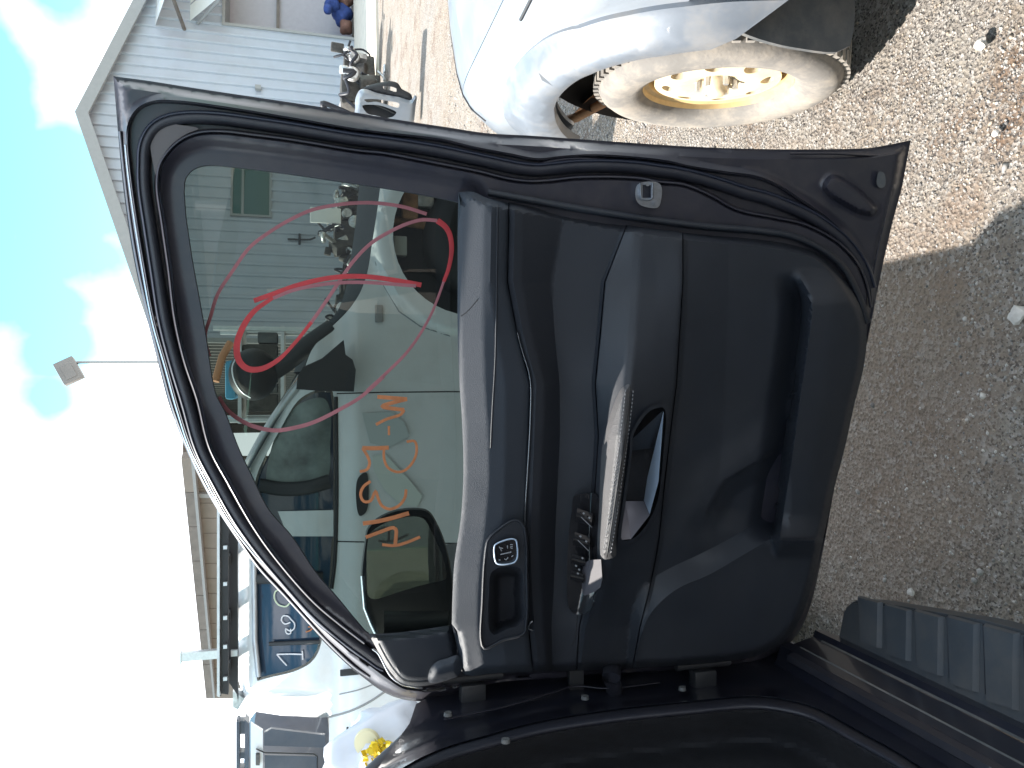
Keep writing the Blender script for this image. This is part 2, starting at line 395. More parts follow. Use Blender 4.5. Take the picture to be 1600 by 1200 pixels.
# ------------------------------------------------------------------ ground
def ground_mat():
    m = bpy.data.materials.new('gravel_dirt'); m.use_nodes = True; t = m.node_tree; b = t.nodes['Principled BSDF']; l = t.links.new
    b.inputs['Roughness'].default_value = .95; b.inputs['Specular IOR Level'].default_value = .15
    co = t.nodes.new('ShaderNodeTexCoord').outputs['Object']
    def noise(s, d=6, r=.6):
        n = t.nodes.new('ShaderNodeTexNoise'); n.inputs['Scale'].default_value = s; n.inputs['Detail'].default_value = d; n.inputs['Roughness'].default_value = r; l(co, n.inputs['Vector']); return n.outputs['Fac']
    def ramp(f, a, b_):
        n = t.nodes.new('ShaderNodeMapRange'); l(f, n.inputs[0]); n.inputs[1].default_value = a; n.inputs[2].default_value = b_; return n.outputs[0]
    def mixc(f, A, B_):
        n = t.nodes.new('ShaderNodeMix'); n.data_type = 'RGBA'; l(f, n.inputs['Factor'])
        for k, v in (('A', A), ('B', B_)):
            if isinstance(v, tuple): n.inputs[k].default_value = (*v, 1)
            else: l(v, n.inputs[k])
        return n.outputs['Result']
    c = mixc(ramp(noise(.9, 5), .40, .60), (.30, .275, .248), (.30, .245, .19))
    c = mixc(ramp(noise(5, 8, .7), .50, .72), c, (.37, .335, .285))
    c = mixc(ramp(noise(2.3, 7, .65), .52, .66), c, (.19, .125, .085))
    c = mixc(ramp(noise(60, 5, .8), .48, .70), c, (.17, .15, .14))
    v = t.nodes.new('ShaderNodeTexVoronoi'); v.inputs['Scale'].default_value = 95; l(co, v.inputs['Vector'])
    sp = t.nodes.new('ShaderNodeSeparateColor'); l(v.outputs['Color'], sp.inputs[0])
    c = mixc(ramp(sp.outputs[0], .60, .95), c, (.44, .41, .38))
    v3 = t.nodes.new('ShaderNodeTexVoronoi'); v3.inputs['Scale'].default_value = 210; l(co, v3.inputs['Vector'])
    s3 = t.nodes.new('ShaderNodeSeparateColor'); l(v3.outputs['Color'], s3.inputs[0])
    c = mixc(ramp(s3.outputs[1], .72, .9), c, (.10, .09, .085))
    # bare brown dirt where the gravel has been scraped away
    for (cx, cy, r) in ((-.10, 1.85, .62), (.42, 1.47, .07), (.24, 1.50, .05), (.55, 2.2, .25), (1.5, 1.9, .4), (2.4, 3.2, .8)):
        vm = t.nodes.new('ShaderNodeVectorMath'); vm.operation = 'DISTANCE'; l(co, vm.inputs[0]); vm.inputs[1].default_value = (cx, cy, 0)
        a_ = t.nodes.new('ShaderNodeMath'); a_.operation = 'MULTIPLY_ADD'; l(noise(7, 6, .7), a_.inputs[0]); a_.inputs[1].default_value = r * 1.1; l(vm.outputs['Value'], a_.inputs[2])
        m_ = ramp(a_.outputs[0], r * 1.65, r * 1.25)
        s_ = t.nodes.new('ShaderNodeMath'); s_.operation = 'MULTIPLY'; l(m_, s_.inputs[0]); s_.inputs[1].default_value = .55
        c = mixc(s_.outputs[0], c, (.25, .185, .14))
    l(c, b.inputs['Base Color'])
    a = t.nodes.new('ShaderNodeMath'); a.operation = 'ADD'; l(noise(140, 6, .75), a.inputs[0]); l(v.outputs['Distance'], a.inputs[1])
    bp = t.nodes.new('ShaderNodeBump'); bp.inputs['Strength'].default_value = 1; bp.inputs['Distance'].default_value = .012; l(a.outputs[0], bp.inputs['Height']); l(bp.outputs[0], b.inputs['Normal'])
    return m
MT['ground'] = ground_mat()
def gh(x, y):
    return .010 * np.sin(2.3 * x + 1.3 * y) * np.sin(1.7 * y - .8 * x) + .006 * np.sin(7 * x + 2) * np.sin(6.1 * y + x)
def make_ground():
    xs = np.concatenate([[-900, -200, -60, -25, -12, -8, -5], np.arange(-3.0, 5.01, .05), [6, 8, 12, 25, 60, 200, 900]])
    ys = np.concatenate([[-900, -200, -60, -20, -8, -5, -3], np.arange(-1.0, 8.01, .05), [9, 12, 16, 20, 25, 30, 60, 200, 900]])
    X, Y = np.meshgrid(xs, ys); near = (np.abs(X - 1) < 4.05) & (np.abs(Y - 3.5) < 4.55)
    Z = np.where(near, gh(X, Y) - .012, -.02)
    V = np.stack([X, Y, Z], -1).reshape(-1, 3); nx = len(xs); Fc = []
    for j in range(len(ys) - 1):
        for i in range(nx - 1): a = j * nx + i; Fc.append((a, a + 1, a + nx + 1, a + nx))
    return struct(mesh('ground', V.tolist(), Fc, 'ground'))
make_ground()

def stones(name, n, xr, yr, smin, smax, mats, power=3.0, seed=1, flat=.6):
    g = np.random.default_rng(seed)
    # a squashed irregular octahedron-like pebble (14 triangles)
    base = []
    for a in range(5): base.append((math.cos(a * 1.2566), math.sin(a * 1.2566), 0.05))
    base = np.array(base + [(0, 0, 1), (0, 0, -.6)])
    tri = [(i, (i + 1) % 5, 5) for i in range(5)] + [((i + 1) % 5, i, 6) for i in range(5)]
    x = g.uniform(*xr, n); y = g.uniform(*yr, n)
    if name == 'gravel':
        wob = .35 * np.sin(3.1 * x + 1) * np.sin(2.7 * y + 2 * x) + .2 * np.sin(7.3 * x) * np.sin(6.1 * y + 1)
        bare = np.maximum(np.exp(-(((x + .10) / .45) ** 2 + ((y - 1.85) / .45) ** 2)), .8 * np.exp(-(((x - 1.5) / .35) ** 2 + ((y - 1.9) / .35) ** 2)))
        pr = (1 - .93 * bare) * np.clip(1.25 - 1.5 * (y - 1.35 + .5 * np.clip(.35 - x, 0, 1)) + wob, .16, 1); kp = g.random(n) < pr; x = x[kp]; y = y[kp]; n = len(x)
    s = smin + (smax - smin) * g.random(n) ** power
    V = base[None] * g.uniform(.65, 1.25, (n, 7, 1)) * s[:, None, None]
    V[:, :, 2] *= g.uniform(flat * .6, flat * 1.3, n)[:, None]
    V[:, 5, :2] += g.uniform(-.4, .4, (n, 2)) * s[:, None]
    a = g.uniform(0, 6.28, n); c, q = np.cos(a)[:, None], np.sin(a)[:, None]
    vx = V[:, :, 0] * c - V[:, :, 1] * q; vy = V[:, :, 0] * q + V[:, :, 1] * c
    tl = g.uniform(-.3, .3, n)[:, None]; vz = V[:, :, 2] + vx * tl
    P_ = np.stack([vx + x[:, None], vy + y[:, None], vz + (gh(x, y) - .012 + s * .12)[:, None]], -1).reshape(-1, 3)
    T = (np.array(tri)[None] + (np.arange(n) * 7)[:, None, None]).reshape(-1, 3)
    me = bpy.data.meshes.new(name); me.vertices.add(len(P_)); me.vertices.foreach_set('co', P_.ravel())
    me.loops.add(len(T) * 3); me.loops.foreach_set('vertex_index', T.ravel().astype(np.int32))
    me.polygons.add(len(T)); me.polygons.foreach_set('loop_start', np.arange(0, len(T) * 3, 3, dtype=np.int32))
    me.polygons.foreach_set('material_index', np.repeat(g.choice(len(mats), n, p=[w for _, w in mats]), 10).astype(np.int32))
    me.update(calc_edges=True); me.validate()
    for k, _ in mats: me.materials.append(MT[k])
    return stuff(link(bpy.data.objects.new(name, me)))
for nm, c in (('st_grey', (.27, .255, .24)), ('st_pale', (.42, .39, .36)), ('st_dark', (.13, .12, .115)), ('st_tan', (.33, .27, .215))):
    MT[nm] = mat('stone' + nm[2:], c, .9, var=.25, vscale=30)
MX = [('st_grey', .40), ('st_pale', .22), ('st_dark', .16), ('st_tan', .22)]
stones('gravel', 110000, (-.6, 2.6), (.7, 3.4), .0014, .0054, MX, 3.8, 3)
stones('loose_stones', 500, (-.6, 3.2), (.7, 5.5), .006, .014, MX, 4, 4, .5)
stones('far_gravel', 14000, (-3, 5), (3.2, 8), .005, .016, MX, 3, 5)
# single larger stones that stand out
def rock(px, py, r, label, seed):
    g = ground(px, py); bm = bmesh.new(); bmesh.ops.create_icosphere(bm, subdivisions=2, radius=r); q = np.random.default_rng(seed)
    for v in bm.verts: v.co *= q.uniform(.75, 1.2); v.co.z *= .55
    o = from_bm('stone', bm, 'st_pale', smooth=False); o.location = (g.x, g.y, r * .25); tag(o, label, 'stone', 'larger stones on the gravel')
rock(1592, 492, .020, 'pale pointed stone at the edge of the car shadow, beside the right picture edge', 1)
rock(1534, 70, .016, 'pale rounded stone in the sunlit patch of bare ground, near the top picture edge', 2)
rock(1556, 208, .009, 'small dark-edged stone on sunlit gravel, just right of the door bottom corner', 3)
rock(1424, 925, .010, 'small brown stone in shade next to the running board', 4)

# ------------------------------------------------------------------ shed
def shp(s, z, h=0.0):
    return Vector((s * math.cos(PHI), 20 + s * math.sin(PHI), z)) + SH.n * h
AP_S, AP_Z, SL = 6.87, 6.77, .345
SX0, SX1 = 1.10, 12.64
def roof_z(s): return AP_Z - abs(s - AP_S) * SL
shed = thing('metal_shed', 'big pale metal shed with vertical cladding and a shallow gable roof', 'shed', shp(6.87, 0))
def in_thing(o, t):
    o.parent = t; o.matrix_parent_inverse = Matrix.Translation(-t.location); return o
def clad_panel(s0, s1, z0, zf, m, name='wall_panel', pitch=.30, depth=.05, pos=shp, parent=shed, off=0.0, hole=None):
    prof = []; s = s0
    while s < s1 - 1e-3:
        for ds, d in ((0, 0), (.20, 0), (.225, 1), (.275, 1), (.2999, 0)):
            if s + ds < s1 + 1e-6: prof.append((s + ds, d * depth + off))
        s += pitch
    prof.append((s1, off)); V = []; Fc = []
    for s, d in prof:
        V.append(pos(s, z0, d)); V.append(pos(s, zf(s), d))
    for i in range(len(prof) - 1): a = i * 2; Fc.append((a, a + 2, a + 3, a + 1))
    o = mesh(name, V, Fc, m, None, False)
    return in_thing(o, parent)
WIN = [(365, 258), (420, 258), (420, 336), (365, 336)]
def sz(px, py, P=SH, p=PHI, Y0=20.0):
    v = P(px, py); return (v.x * math.cos(p) + (v.y - Y0) * math.sin(p), v.z)
w0 = sz(392, 336)[0]; w1 = sz(392, 258)[0]; wz1 = sz(364, 300)[1]; wz0 = sz(421, 300)[1]
dj = sz(430, 46)[0]     # left jamb of the roller door
dz = sz(352, 20)[1]
s = SX0; step = .90
while s < SX1 - .05:
    e = min(s + step, SX1)
    if s < w1 and e > w0:
        for a, b, c, f in ((s, e, 0.0, lambda q: wz0 - .04), (s, e, wz1 + .04, roof_z)): clad_panel(a, b, c, f, 'clad')
        if s < w0 - .05: clad_panel(s, w0 - .05, wz0 - .04, lambda q: wz1 + .04, 'clad')
        if e > w1 + .05: clad_panel(w1 + .05, e, wz0 - .04, lambda q: wz1 + .04, 'clad')
    elif e > dj and s < dj + 3.4:
        if s < dj: clad_panel(s, dj, 0, roof_z, 'clad'); clad_panel(dj, e, dz, roof_z, 'clad')
        else: clad_panel(s, e, dz, roof_z, 'clad')
    else: clad_panel(s, e, 0, roof_z, 'clad')
    s = e
def sbox(name, s0, s1, z0, z1, h0, h1, m, parent=shed):
    V = [shp(a, z, h) for a in (s0, s1) for z in (z0, z1) for h in (h0, h1)]
    return in_thing(mesh(name, V, [(0, 1, 3, 2), (4, 6, 7, 5), (0, 4, 5, 1), (2, 3, 7, 6), (0, 2, 6, 4), (1, 5, 7, 3)], m, None, False), parent)
win = sbox('window', w0, w1, wz0, wz1, -.05, .0, 'dark_glass')
for a, b, c, d in ((w0 - .06, w0, wz0 - .06, wz1 + .06), (w1, w1 + .06, wz0 - .06, wz1 + .06)): 
    o = sbox('window_frame', a, b, c, d, -.06, .05, 'fascia')
for c, d in ((wz0 - .06, wz0), (wz1, wz1 + .06), (wz0 + (wz1 - wz0) * .70, wz0 + (wz1 - wz0) * .70 + .06)): sbox('window_frame', w0, w1, c, d, -.055, .045, 'fascia')
# dark void behind the wall and side wall
def shq(name, pts, m, parent=shed): return in_thing(mesh(name, pts, [tuple(range(len(pts)))], m, None, False), parent)
dv = Vector((-math.sin(PHI), math.cos(PHI), 0))
def spos(s, z, d): return shp(SX0, z) + dv * s - Vector((math.cos(PHI), math.sin(PHI), 0)) * d
s = 0.0
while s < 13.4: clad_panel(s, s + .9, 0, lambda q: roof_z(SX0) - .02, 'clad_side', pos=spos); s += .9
# roof sheets + barge boards
for sgn in (-1, 1):
    s_e = AP_S + sgn * (SX1 - SX0 + .5) / 2
    for k in range(12):
        a = AP_S + (s_e - AP_S) * k / 12; b = AP_S + (s_e - AP_S) * (k + 1) / 12
        pts = [shp(a, roof_z(a) + .10, .25), shp(b, roof_z(b) + .10, .25), shp(b, roof_z(b) + .10) + dv * 14, shp(a, roof_z(a) + .10) + dv * 14]
        shq('roof_sheet', pts, 'roof')
    V = []
    for q in (AP_S, s_e):
        for z, h in ((.13, .30), (-.17, .30), (-.17, .22), (.13, .22)): V.append(shp(q, roof_z(q) + z, h))
    in_thing(mesh('barge_board', V, [(0, 1, 5, 4), (1, 2, 6, 5), (2, 3, 7, 6), (3, 0, 4, 7), (0, 3, 2, 1), (4, 5, 6, 7)], 'fascia', None, False), shed)
sbox('corner_trim', SX0 - .06, SX0 + .06, 0, roof_z(SX0), -.02, .05, 'fascia')
# recessed roller door with horizontal curtain slats
rd = sbox('roller_door', dj, dj + 3.4, 0, dz, -1.30, -1.25, 'roller')
for k in range(int(dz / .12)):
    o = sbox('slat', dj + .02, dj + 3.38, k * .12 + .01, k * .12 + .10, -1.248, -1.215, 'roller', shed); o.parent = rd; o.matrix_parent_inverse = Matrix.Translation(-shed.location)
sbox('door_rail', dj, dj + 3.4, sz(432, 30)[1] - .04, sz(432, 30)[1] + .04, -1.2, -1.1, 'brown')
sbox('door_jamb', dj - .08, dj, 0, dz + .08, -1.25, .06, 'fascia')
sbox('door_lintel', dj, dj + 3.4, dz, dz + .08, -1.25, .06, 'fascia')
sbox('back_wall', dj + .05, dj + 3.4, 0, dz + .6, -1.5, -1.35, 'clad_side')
# awning jutting out above the door
az = sz(250, 25)[1]
for k in range(8):
    a = dj - .35 + k * .52
    pts = [shp(a, az + .10, .04), shp(a + .50, az + .10, .04), shp(a + .50, az - .50, 1.7), shp(a, az - .50, 1.7)]
    shq('awning_sheet', pts, 'white_roof')
in_thing(tube('awning_bracket', [shp(dj - .35, az - .62, .04), shp(dj - .35, az - .46, 1.7)], .05, 'brown'), shed)
for k in range(7):
    a = dj - .1 + k * .55; shq('awning_sheet', [shp(a, az - .75, .06), shp(a + .5, az - .75, .06), shp(a + .5, az - 1.55, 1.1), shp(a, az - 1.55, 1.1)], 'white_roof')
in_thing(tube('awning_bracket', [shp(dj - .12, az - .95, .04), shp(dj - .12, az - 1.62, 1.12)], .04, 'fascia'), shed)
# small outlet pipe on the wall
sA = sz(450, 375)[0]; zA = sz(468, 375)[1]; zB = sz(492, 375)[1]
in_thing(tube('wall_pipe', [shp(sA, zA + .3, .06), shp(sA, zA, .06), shp(sA, zB + .12, .10), shp(sA + .02, zB, .2)], .025, 'dark'), shed)
in_thing(tube('wall_pipe', [shp(sA - .15, zA, .09), shp(sA + .15, zA, .09)], .03, 'dark'), shed)
sC = sz(405, 140)[0]; zC = sz(405, 140)[1]; sbox('wall_light', sC - .06, sC + .06, zC - .05, zC + .1, .03, .14, 'fascia')

# concrete apron in front of the shed
V = [shp(SX0 - .5, .03, .02), shp(SX1 + 3, .03, .02), shp(SX1 + 3, .03, 5.8), shp(SX0 - .5, .03, 5.8)]
o = struct(mesh('concrete_apron', [*V, *[v - Vector((0, 0, .08)) for v in V]], [(3, 2, 1, 0), (2, 3, 7, 6), (1, 2, 6, 5), (0, 4, 7, 3)], 'concrete', None, False))

# ------------------------------------------------------------------ brown roofed building, far left
def bpos(px, py, h=0): return BW(px, py, h)
bl = thing('brown_roof_building', 'long tan building with a brown ribbed eave, behind the roof rack of the white ute', 'building', (-8, 26, 0))
def bz(px, py):
    v = BW(px, py); return v
def bquad(name, pts, h0, h1, m, parent=bl):
    o = prism(name, pts, BW, h0, h1, m); return in_thing(o, parent)
def lerp(a, b, t): return (a[0] + (b[0] - a[0]) * t, a[1] + (b[1] - a[1]) * t)
Ta, Tb = (283, 716), (322, 1092); Ma, Mb = (298, 716), (333, 1092); Wa, Wb = (303, 716), (336, 1092); La, Lb = (480, 716), (480, 1092)
for k in range(7):
    t0, t1 = k / 7, (k + .985) / 7
    bquad('eave_panel', [lerp(Ta, Tb, t0), lerp(Ta, Tb, t1), lerp(Ma, Mb, t1), lerp(Ma, Mb, t0)], -.02, .35, 'tan' if k == 0 else 'brown')
bquad('gutter', [Ma, Mb, Wb, Wa], .05, .42, 'fascia')
for k in range(16):
    t0, t1 = k / 16, (k + .97) / 16
    bquad('wall_panel', [lerp(Wa, Wb, t0), lerp(Wa, Wb, t1), lerp(La, Lb, t1), lerp(La, Lb, t0)], -.15, .0, 'tan')
bquad('wall_beam', [(304, 772), (345, 772), (345, 778), (305, 778)], .0, .12, 'fascia')
nn = -BW.n
ra, rb = BW(285, 716, .3), BW(324, 1092, .3)
in_thing(mesh('roof', [ra, rb, rb + nn * 9 + Vector((0, 0, 1.0)), ra + nn * 9 + Vector((0, 0, 1.0))], [(0, 1, 2, 3)], 'brown', None, False), bl)
pp = BW(284, 1026, 2.0); post = thing('steel_post', 'pale steel post standing up past the eave of the tan building', 'post', (pp.x, pp.y, 0))
o = box('shaft', (pp.x, pp.y, pp.z / 2), (.26, .2, pp.z), 'galv'); in_thing(o, post)
o = box('cap', (pp.x - .02, pp.y, pp.z + .02), (.34, .26, .04), 'galv'); in_thing(o, post)

# ------------------------------------------------------------------ light pole
pv = ray(120, 566); tt = 24 / pv.y; px_, pz_ = pv.x * tt, CAMZ + pv.z * tt
lp = thing('light_pole', 'thin tall pole with one tilted floodlight head against the clouds', 'light pole', (px_, 24, 0))
in_thing(tube('pole', [(px_, 24, 0), (px_ + .04, 24, pz_ * .5), (px_, 24, pz_)], .04, 'fascia', n=8), lp)
fh = box('lamp_head', (px_ - .25, 23.95, pz_ + .18), (.68, .26, .54), 'clad_side', rz=.2, bev=.04, ry=-.5); in_thing(fh, lp)
o = box('lens', (px_ - .27, 23.82, pz_ + .15), (.38, .05, .28), 'clad_side', rz=.2, ry=-.5); in_thing(o, lp)
in_thing(tube('bracket', [(px_, 24, pz_ - .1), (px_ - .05, 24, pz_ + .08), (px_ - .2, 24, pz_ + .1)], .03, 'dark', n=6), lp)

# ------------------------------------------------------------------ dark car with its open door
car = thing('dark_car', 'dark car with its front door standing wide open, grey marker writing on the door glass', 'car', (-.9, 1.0, 0))
OUT = smooth_line([(177,119),(230,126),(300,137),(400,152),(520,170),(640,190),(700,199),(760,208),(830,212),(900,217),(1000,224),(1100,230),(1200,233),(1300,233),(1360,231),(1390,226)], 9) + lin_line([(1423,219),(1410,290),(1395,345),(1380,410),(1365,485)], 9) + \
      smooth_line([(1350,560),(1330,640),(1312,720),(1295,810),(1282,880),(1268,940),(1250,985),(1225,1012),(1190,1030),(1130,1042),(1060,1048),(950,1052),(860,1060),(780,1066),(735,1078),(700,1090),(660,1096),(622,1091),(592,1077),(572,1062),(550,1045),(505,1002),(470,961),(440,928),(401,886),(371,844),(341,799),(317,757),(290,700),(265,635),(250,580),(230,500),(212,420),(201,357),(191,280),(183,190)], 9)
GL = smooth_line([(287,300),(290,278),(303,264),(325,258),(367,261),(440,270),(523,282),(627,298),(700,312),(722,317)], 7) + smooth_line([(724,330),(722,420),(722,490),(724,600),(728,700),(726,800),(716,880),(710,975)], 9) + smooth_line([(700,978),(650,985),(599,990),(576,990),(558,972),(530,938),(492,893),(456,839),(419,796),(395,748),(372,700),(351,644),(337,617),(328,573),(322,530),(312,473),(300,407),(290,340)], 7)
L1 = smooth_line([(660,1079),(630,1074),(605,1058),(575,1036),(530,1003),(488,964),(446,916),(395,859),(359,811),(341,781),(325,750),(300,700),(280,640),(262,575),(241,500),(226,420),(213,340),(203,266),(199,217),(202,192),(216,170),(241,159),(280,159),(350,168),(455,185),(560,203),(690,219),(742,231),(795,241),(840,249),(882,245),(935,243),(1040,252),(1075,260),(1130,269),(1180,276),(1212,288),(1250,312),(1290,340),(1322,370),(1345,405),(1358,440),(1363,480)], 6)
L2 = smooth_line([(569,1006),(530,976),(488,940),(428,871),(392,820),(356,757),(326,700),(307,625),(287,565),(272,500),(262,420),(252,350),(244,290),(248,258),(262,235),(284,216),(310,206),(345,204),(400,210),(455,217),(560,234),(600,238),(690,255),(746,266),(795,278),(830,282),(865,280),(900,276),(998,277),(1030,283),(1069,287),(1111,304),(1152,326),(1212,339),(1254,348),(1289,364),(1317,383),(1342,412),(1356,446),(1362,480)], 6)
R1 = L1 + [(1350,560),(1290,830),(1240,985),(1180,1030),(1000,1046),(800,1060)]
R2 = L2 + [(1345,560),(1285,830),(1232,980),(1170,1022),(1000,1038),(800,1050),(660,1060),(600,1030)]
POCK = smooth_line([(241,200),(255,192),(280,195),(310,201),(290,210),(266,228),(250,252),(244,274),(238,250),(235,220)], 4, True)
OV = smooth_line([(1288,281),(1300,272),(1315,276),(1340,292),(1362,312),(1372,326),(1364,338),(1345,336),(1318,322),(1292,306),(1284,293)], 5, True)
OUTA = OUT
def off_line(line, w, closed=False):
    A = np.array(line, float); n = len(A); o = []
    for i in range(n):
        a = A[(i - 1) % n] if (closed or i > 0) else A[0]; b = A[(i + 1) % n] if (closed or i < n - 1) else A[-1]; t = b - a; t = t / (np.linalg.norm(t) + 1e-9); o.append((A[i][0] - t[1] * w, A[i][1] + t[0] * w))
    return o
def h_metal(p):
    d = dist(p, OUTA, True); h = -.040 + .030 * ss(3, 16, d)
    s1 = sdf(p, R1); h += .012 * ss(-12, -2, s1) - .016 * ss(-2, 4, s1)
    s2 = sdf(p, R2); h += .030 * ss(-3, 7, s2)
    g = sdf(p, GL); h += -.020 * ss(-46, -22, g)
    h += .012 * ss(-2, 8, sdf(p, OV))
    return h
def offc(line, ws, step=7, closed=False): return [off_line(line, w, closed)[::1] for w in ws]
cons_ = offc(L1, (-12, -7, -2, 4)) + offc(L2, (-3, 2, 7)) + offc(OUT, (3, 9, 16), closed=True) + offc(OV, (2, -8), closed=True)
cons_ = [[p for p in c] for c in cons_]
frame = sheet('door', OUT, 'paint', D, h_metal, 6, [GL], car, .045, cons=cons_, sharp=50)
door = frame
# outer skin behind the frame (real thickness), with the door's outer panel
OS = [p for p in OUT]
skin = sheet('outer_skin', OS, 'paint', D, lambda p: -.075 - .05 * ss(0, 250, dist(p, OS, True)) * ss(640, 800, p[:, 0]), 22, [GL], door, 0.0)
# corner recess, glass run, seals
sheet('frame_gusset', POCK, mat('brown_grey_recess', (.085, .075, .078), .5), D, -.002, 4, (), door, .004)
prevg = np.array(GL)
ring = GL
gtop = [p for p in GL]
i0 = min(range(len(GL)), key=lambda i: (GL[i][0] - 576) ** 2 + (GL[i][1] - 990) ** 2); i1 = min(range(len(GL)), key=lambda i: (GL[i][0] - 722) ** 2 + (GL[i][1] - 317) ** 2)
run = (GL[i0:] + GL[:i1 + 1])
sweep('glass_run_seal', off_line(run, -14), 'rubber_gloss', D, -.028, 30, .014, door)
sweep('glass_run_lip', off_line(run, -3), 'rubber', D, -.034, 9, .010, door)
mid = []
for i, p in enumerate(L1):
    q = np.array(L2); dd = np.linalg.norm(q - np.array(p), axis=1); b = q[dd.argmin()]; t = .50; mid.append((p[0] * (1 - t) + b[0] * t, p[1] * (1 - t) + b[1] * t))
mid = smooth_line(mid[4:-2:4], 6)
sweep('weatherstrip', mid, 'rubber', D, -.012, 22, .016, door, n=12)
sweep('weatherstrip_lip', off_line(mid, -8), 'rubber_gloss', D, -.010, 7, .014, door)
sweep('frame_bead', L1, 'paint', D, -.008, 3.2, .006, door)
sweep('frame_bead', off_line(L2, 1.5), 'paint', D, .006, 5, .009, door)
te = smooth_line([(188,205),(196,280),(206,357),(217,420),(235,500),(255,580),(270,635),(294,700),(321,757),(345,799),(375,844),(405,886),(444,928),(474,961),(508,998),(552,1040),(578,1058)], 7)
sweep('outer_trim_strip', te, 'paint', D, -.036, 6, .010, door)
tl = [(p[0], p[1]) for p in smooth_line([(199,225),(203,266),(213,340),(226,420),(241,500),(262,575),(280,640),(300,700),(325,750),(341,781),(359,811),(395,859),(446,916),(488,964),(530,1003),(565,1028)], 6)]
sweep('bright_trim', [(a - 3, b + 1) for a, b in tl], mat('bright_trim_metal', (.5, .52, .55), .16, .9), D, -.014, 4.2, .008, door)
# lock edge details
lat = [(1000,286),(1024,284),(1033,290),(1033,312),(1028,324),(1002,321),(994,312),(994,292)]
la = sheet('latch', smooth_line(lat, 4, True), 'bare', D, .026, 4, [[(1004,289),(1017,289),(1017,309),(1004,309)]], door, .012)
sheet('latch_slot', [(1003,288),(1018,288),(1018,310),(1003,310)], 'dark', D, .012, 5, (), door, 0)
sweep('latch_hook', [(1000,286),(1001,300),(1002,311),(1016,312),(1020,308),(1020,286)], 'bare', D, .026, 3.2, .008, door)
for p in ((1025,318),(1012,288)): sheet('latch_screw', [(p[0] + 3.2 * math.cos(a / 8 * 6.283), p[1] + 3.2 * math.sin(a / 8 * 6.283)) for a in range(8)], 'bare', D, .031, 4, (), door, .004)
sweep('pressed_rib', smooth_line([(752,246),(790,255),(830,260),(862,252),(900,248),(1000,256)], 6), 'paint', D, -.012, 7, .012, door)
sweep('pressed_rib', smooth_line([(1060,263),(1120,284),(1180,300),(1240,318),(1290,345)], 6), 'paint', D, -.006, 7, .008, door)
sweep('pressed_rib', smooth_line([(1235,240),(1300,240),(1372,243),(1398,240)], 6), 'paint', D, -.02, 4, .006, door)
sweep('pressed_rib', lin_line([(1398,240),(1392,300),(1372,390),(1362,440)], 6), 'paint', D, -.02, 4, .006, door)
sheet('drain_plug', smooth_line([(1374,268),(1381,270),(1383,290),(1376,294),(1370,288),(1371,274)], 3, True), 'mud', D, -.002, 4, (), door, .012)
sheet('recess_boss', OV, 'paint', D, lambda p: -.008 + .018 * ss(0, 9, dist(p, OV, True)), 4, (), door, .01)
# glass
gbig = [(p[0] + (0), p[1]) for p in off_line(GL, -8, True)]
pane = sheet('window_glass', gbig, 'door_glass', D, -.048, 40, (), door, 0.0)
back = None

# ---- trim surface: heights along curves x = f(y)
YS = np.array([290, 350, 440, 520, 600, 680, 760, 840, 870, 920, 980, 1060.])
def C(*v): return np.array(v, float)
beltx = C(718,716,715,715,718,723,724,716,711,707,706,718)
seamx = C(795,795,793,808,829,826,823,820,820,822,826,834)
armt  = C(986,980,945,938,930,935,930,925,925,918,905,900)
ridge = C(990,989,986,981,974,964,955,948,943,934,915,905)
crez  = C(1067,1067,1067,1062,1057,1047,1038,1030,1025,1015,1000,985)
def hcol(*v): return np.array(v, float)
def bl_(y): return np.interp(y, [300,315,360,440,520,600,660,740,810,880,930,975,1014,1050], [716,715,715,715,715,718,722,724,720,710,707,706,714,722])
kn = [
 (lambda y: bl_(y) - 2, hcol(*[.050] * 12)), (lambda y: bl_(y) + 5, hcol(*[.056] * 12)), (lambda y: bl_(y) + 20, hcol(*[.062] * 12)), (beltx + 40, hcol(*[.070] * 12)),
 (beltx * .35 + seamx * .65, hcol(*[.072] * 12)), (seamx - 8, hcol(*[.060] * 12)), (seamx, hcol(*[.050] * 12)), (seamx + 9, hcol(*[.060] * 12)), (seamx + 22, hcol(*[.056] * 12)),
 (seamx * .55 + armt * .45, hcol(.034,.030,.026,.024,.022,.022,.022,.024,.024,.026,.03,.03)),
 (armt - 6, hcol(.05,.042,.040,.040,.042,.042,.044,.05,.05,.05,.05,.05)), (armt + 2, hcol(.056,.05,.052,.056,.066,.070,.074,.076,.072,.064,.056,.05)),
 (ridge, hcol(.056,.058,.066,.082,.108,.134,.138,.136,.126,.100,.070,.054)), (ridge + 12, hcol(.058,.061,.070,.086,.112,.140,.144,.140,.128,.100,.068,.052)),
 (ridge * .5 + crez * .5, hcol(.060,.064,.072,.086,.102,.118,.118,.112,.104,.085,.062,.050)),
 (crez - 2, hcol(.062,.066,.078,.084,.088,.090,.090,.084,.080,.07,.056,.050)), (crez + 6, hcol(.054,.058,.066,.070,.072,.074,.074,.070,.066,.06,.052,.048)),
 (crez * .5 + 1210 * .5, hcol(*[.052] * 12)), (C(*[1200] * 12), hcol(*[.048] * 12)), (C(*[1400] * 12), hcol(*[.048] * 12))]
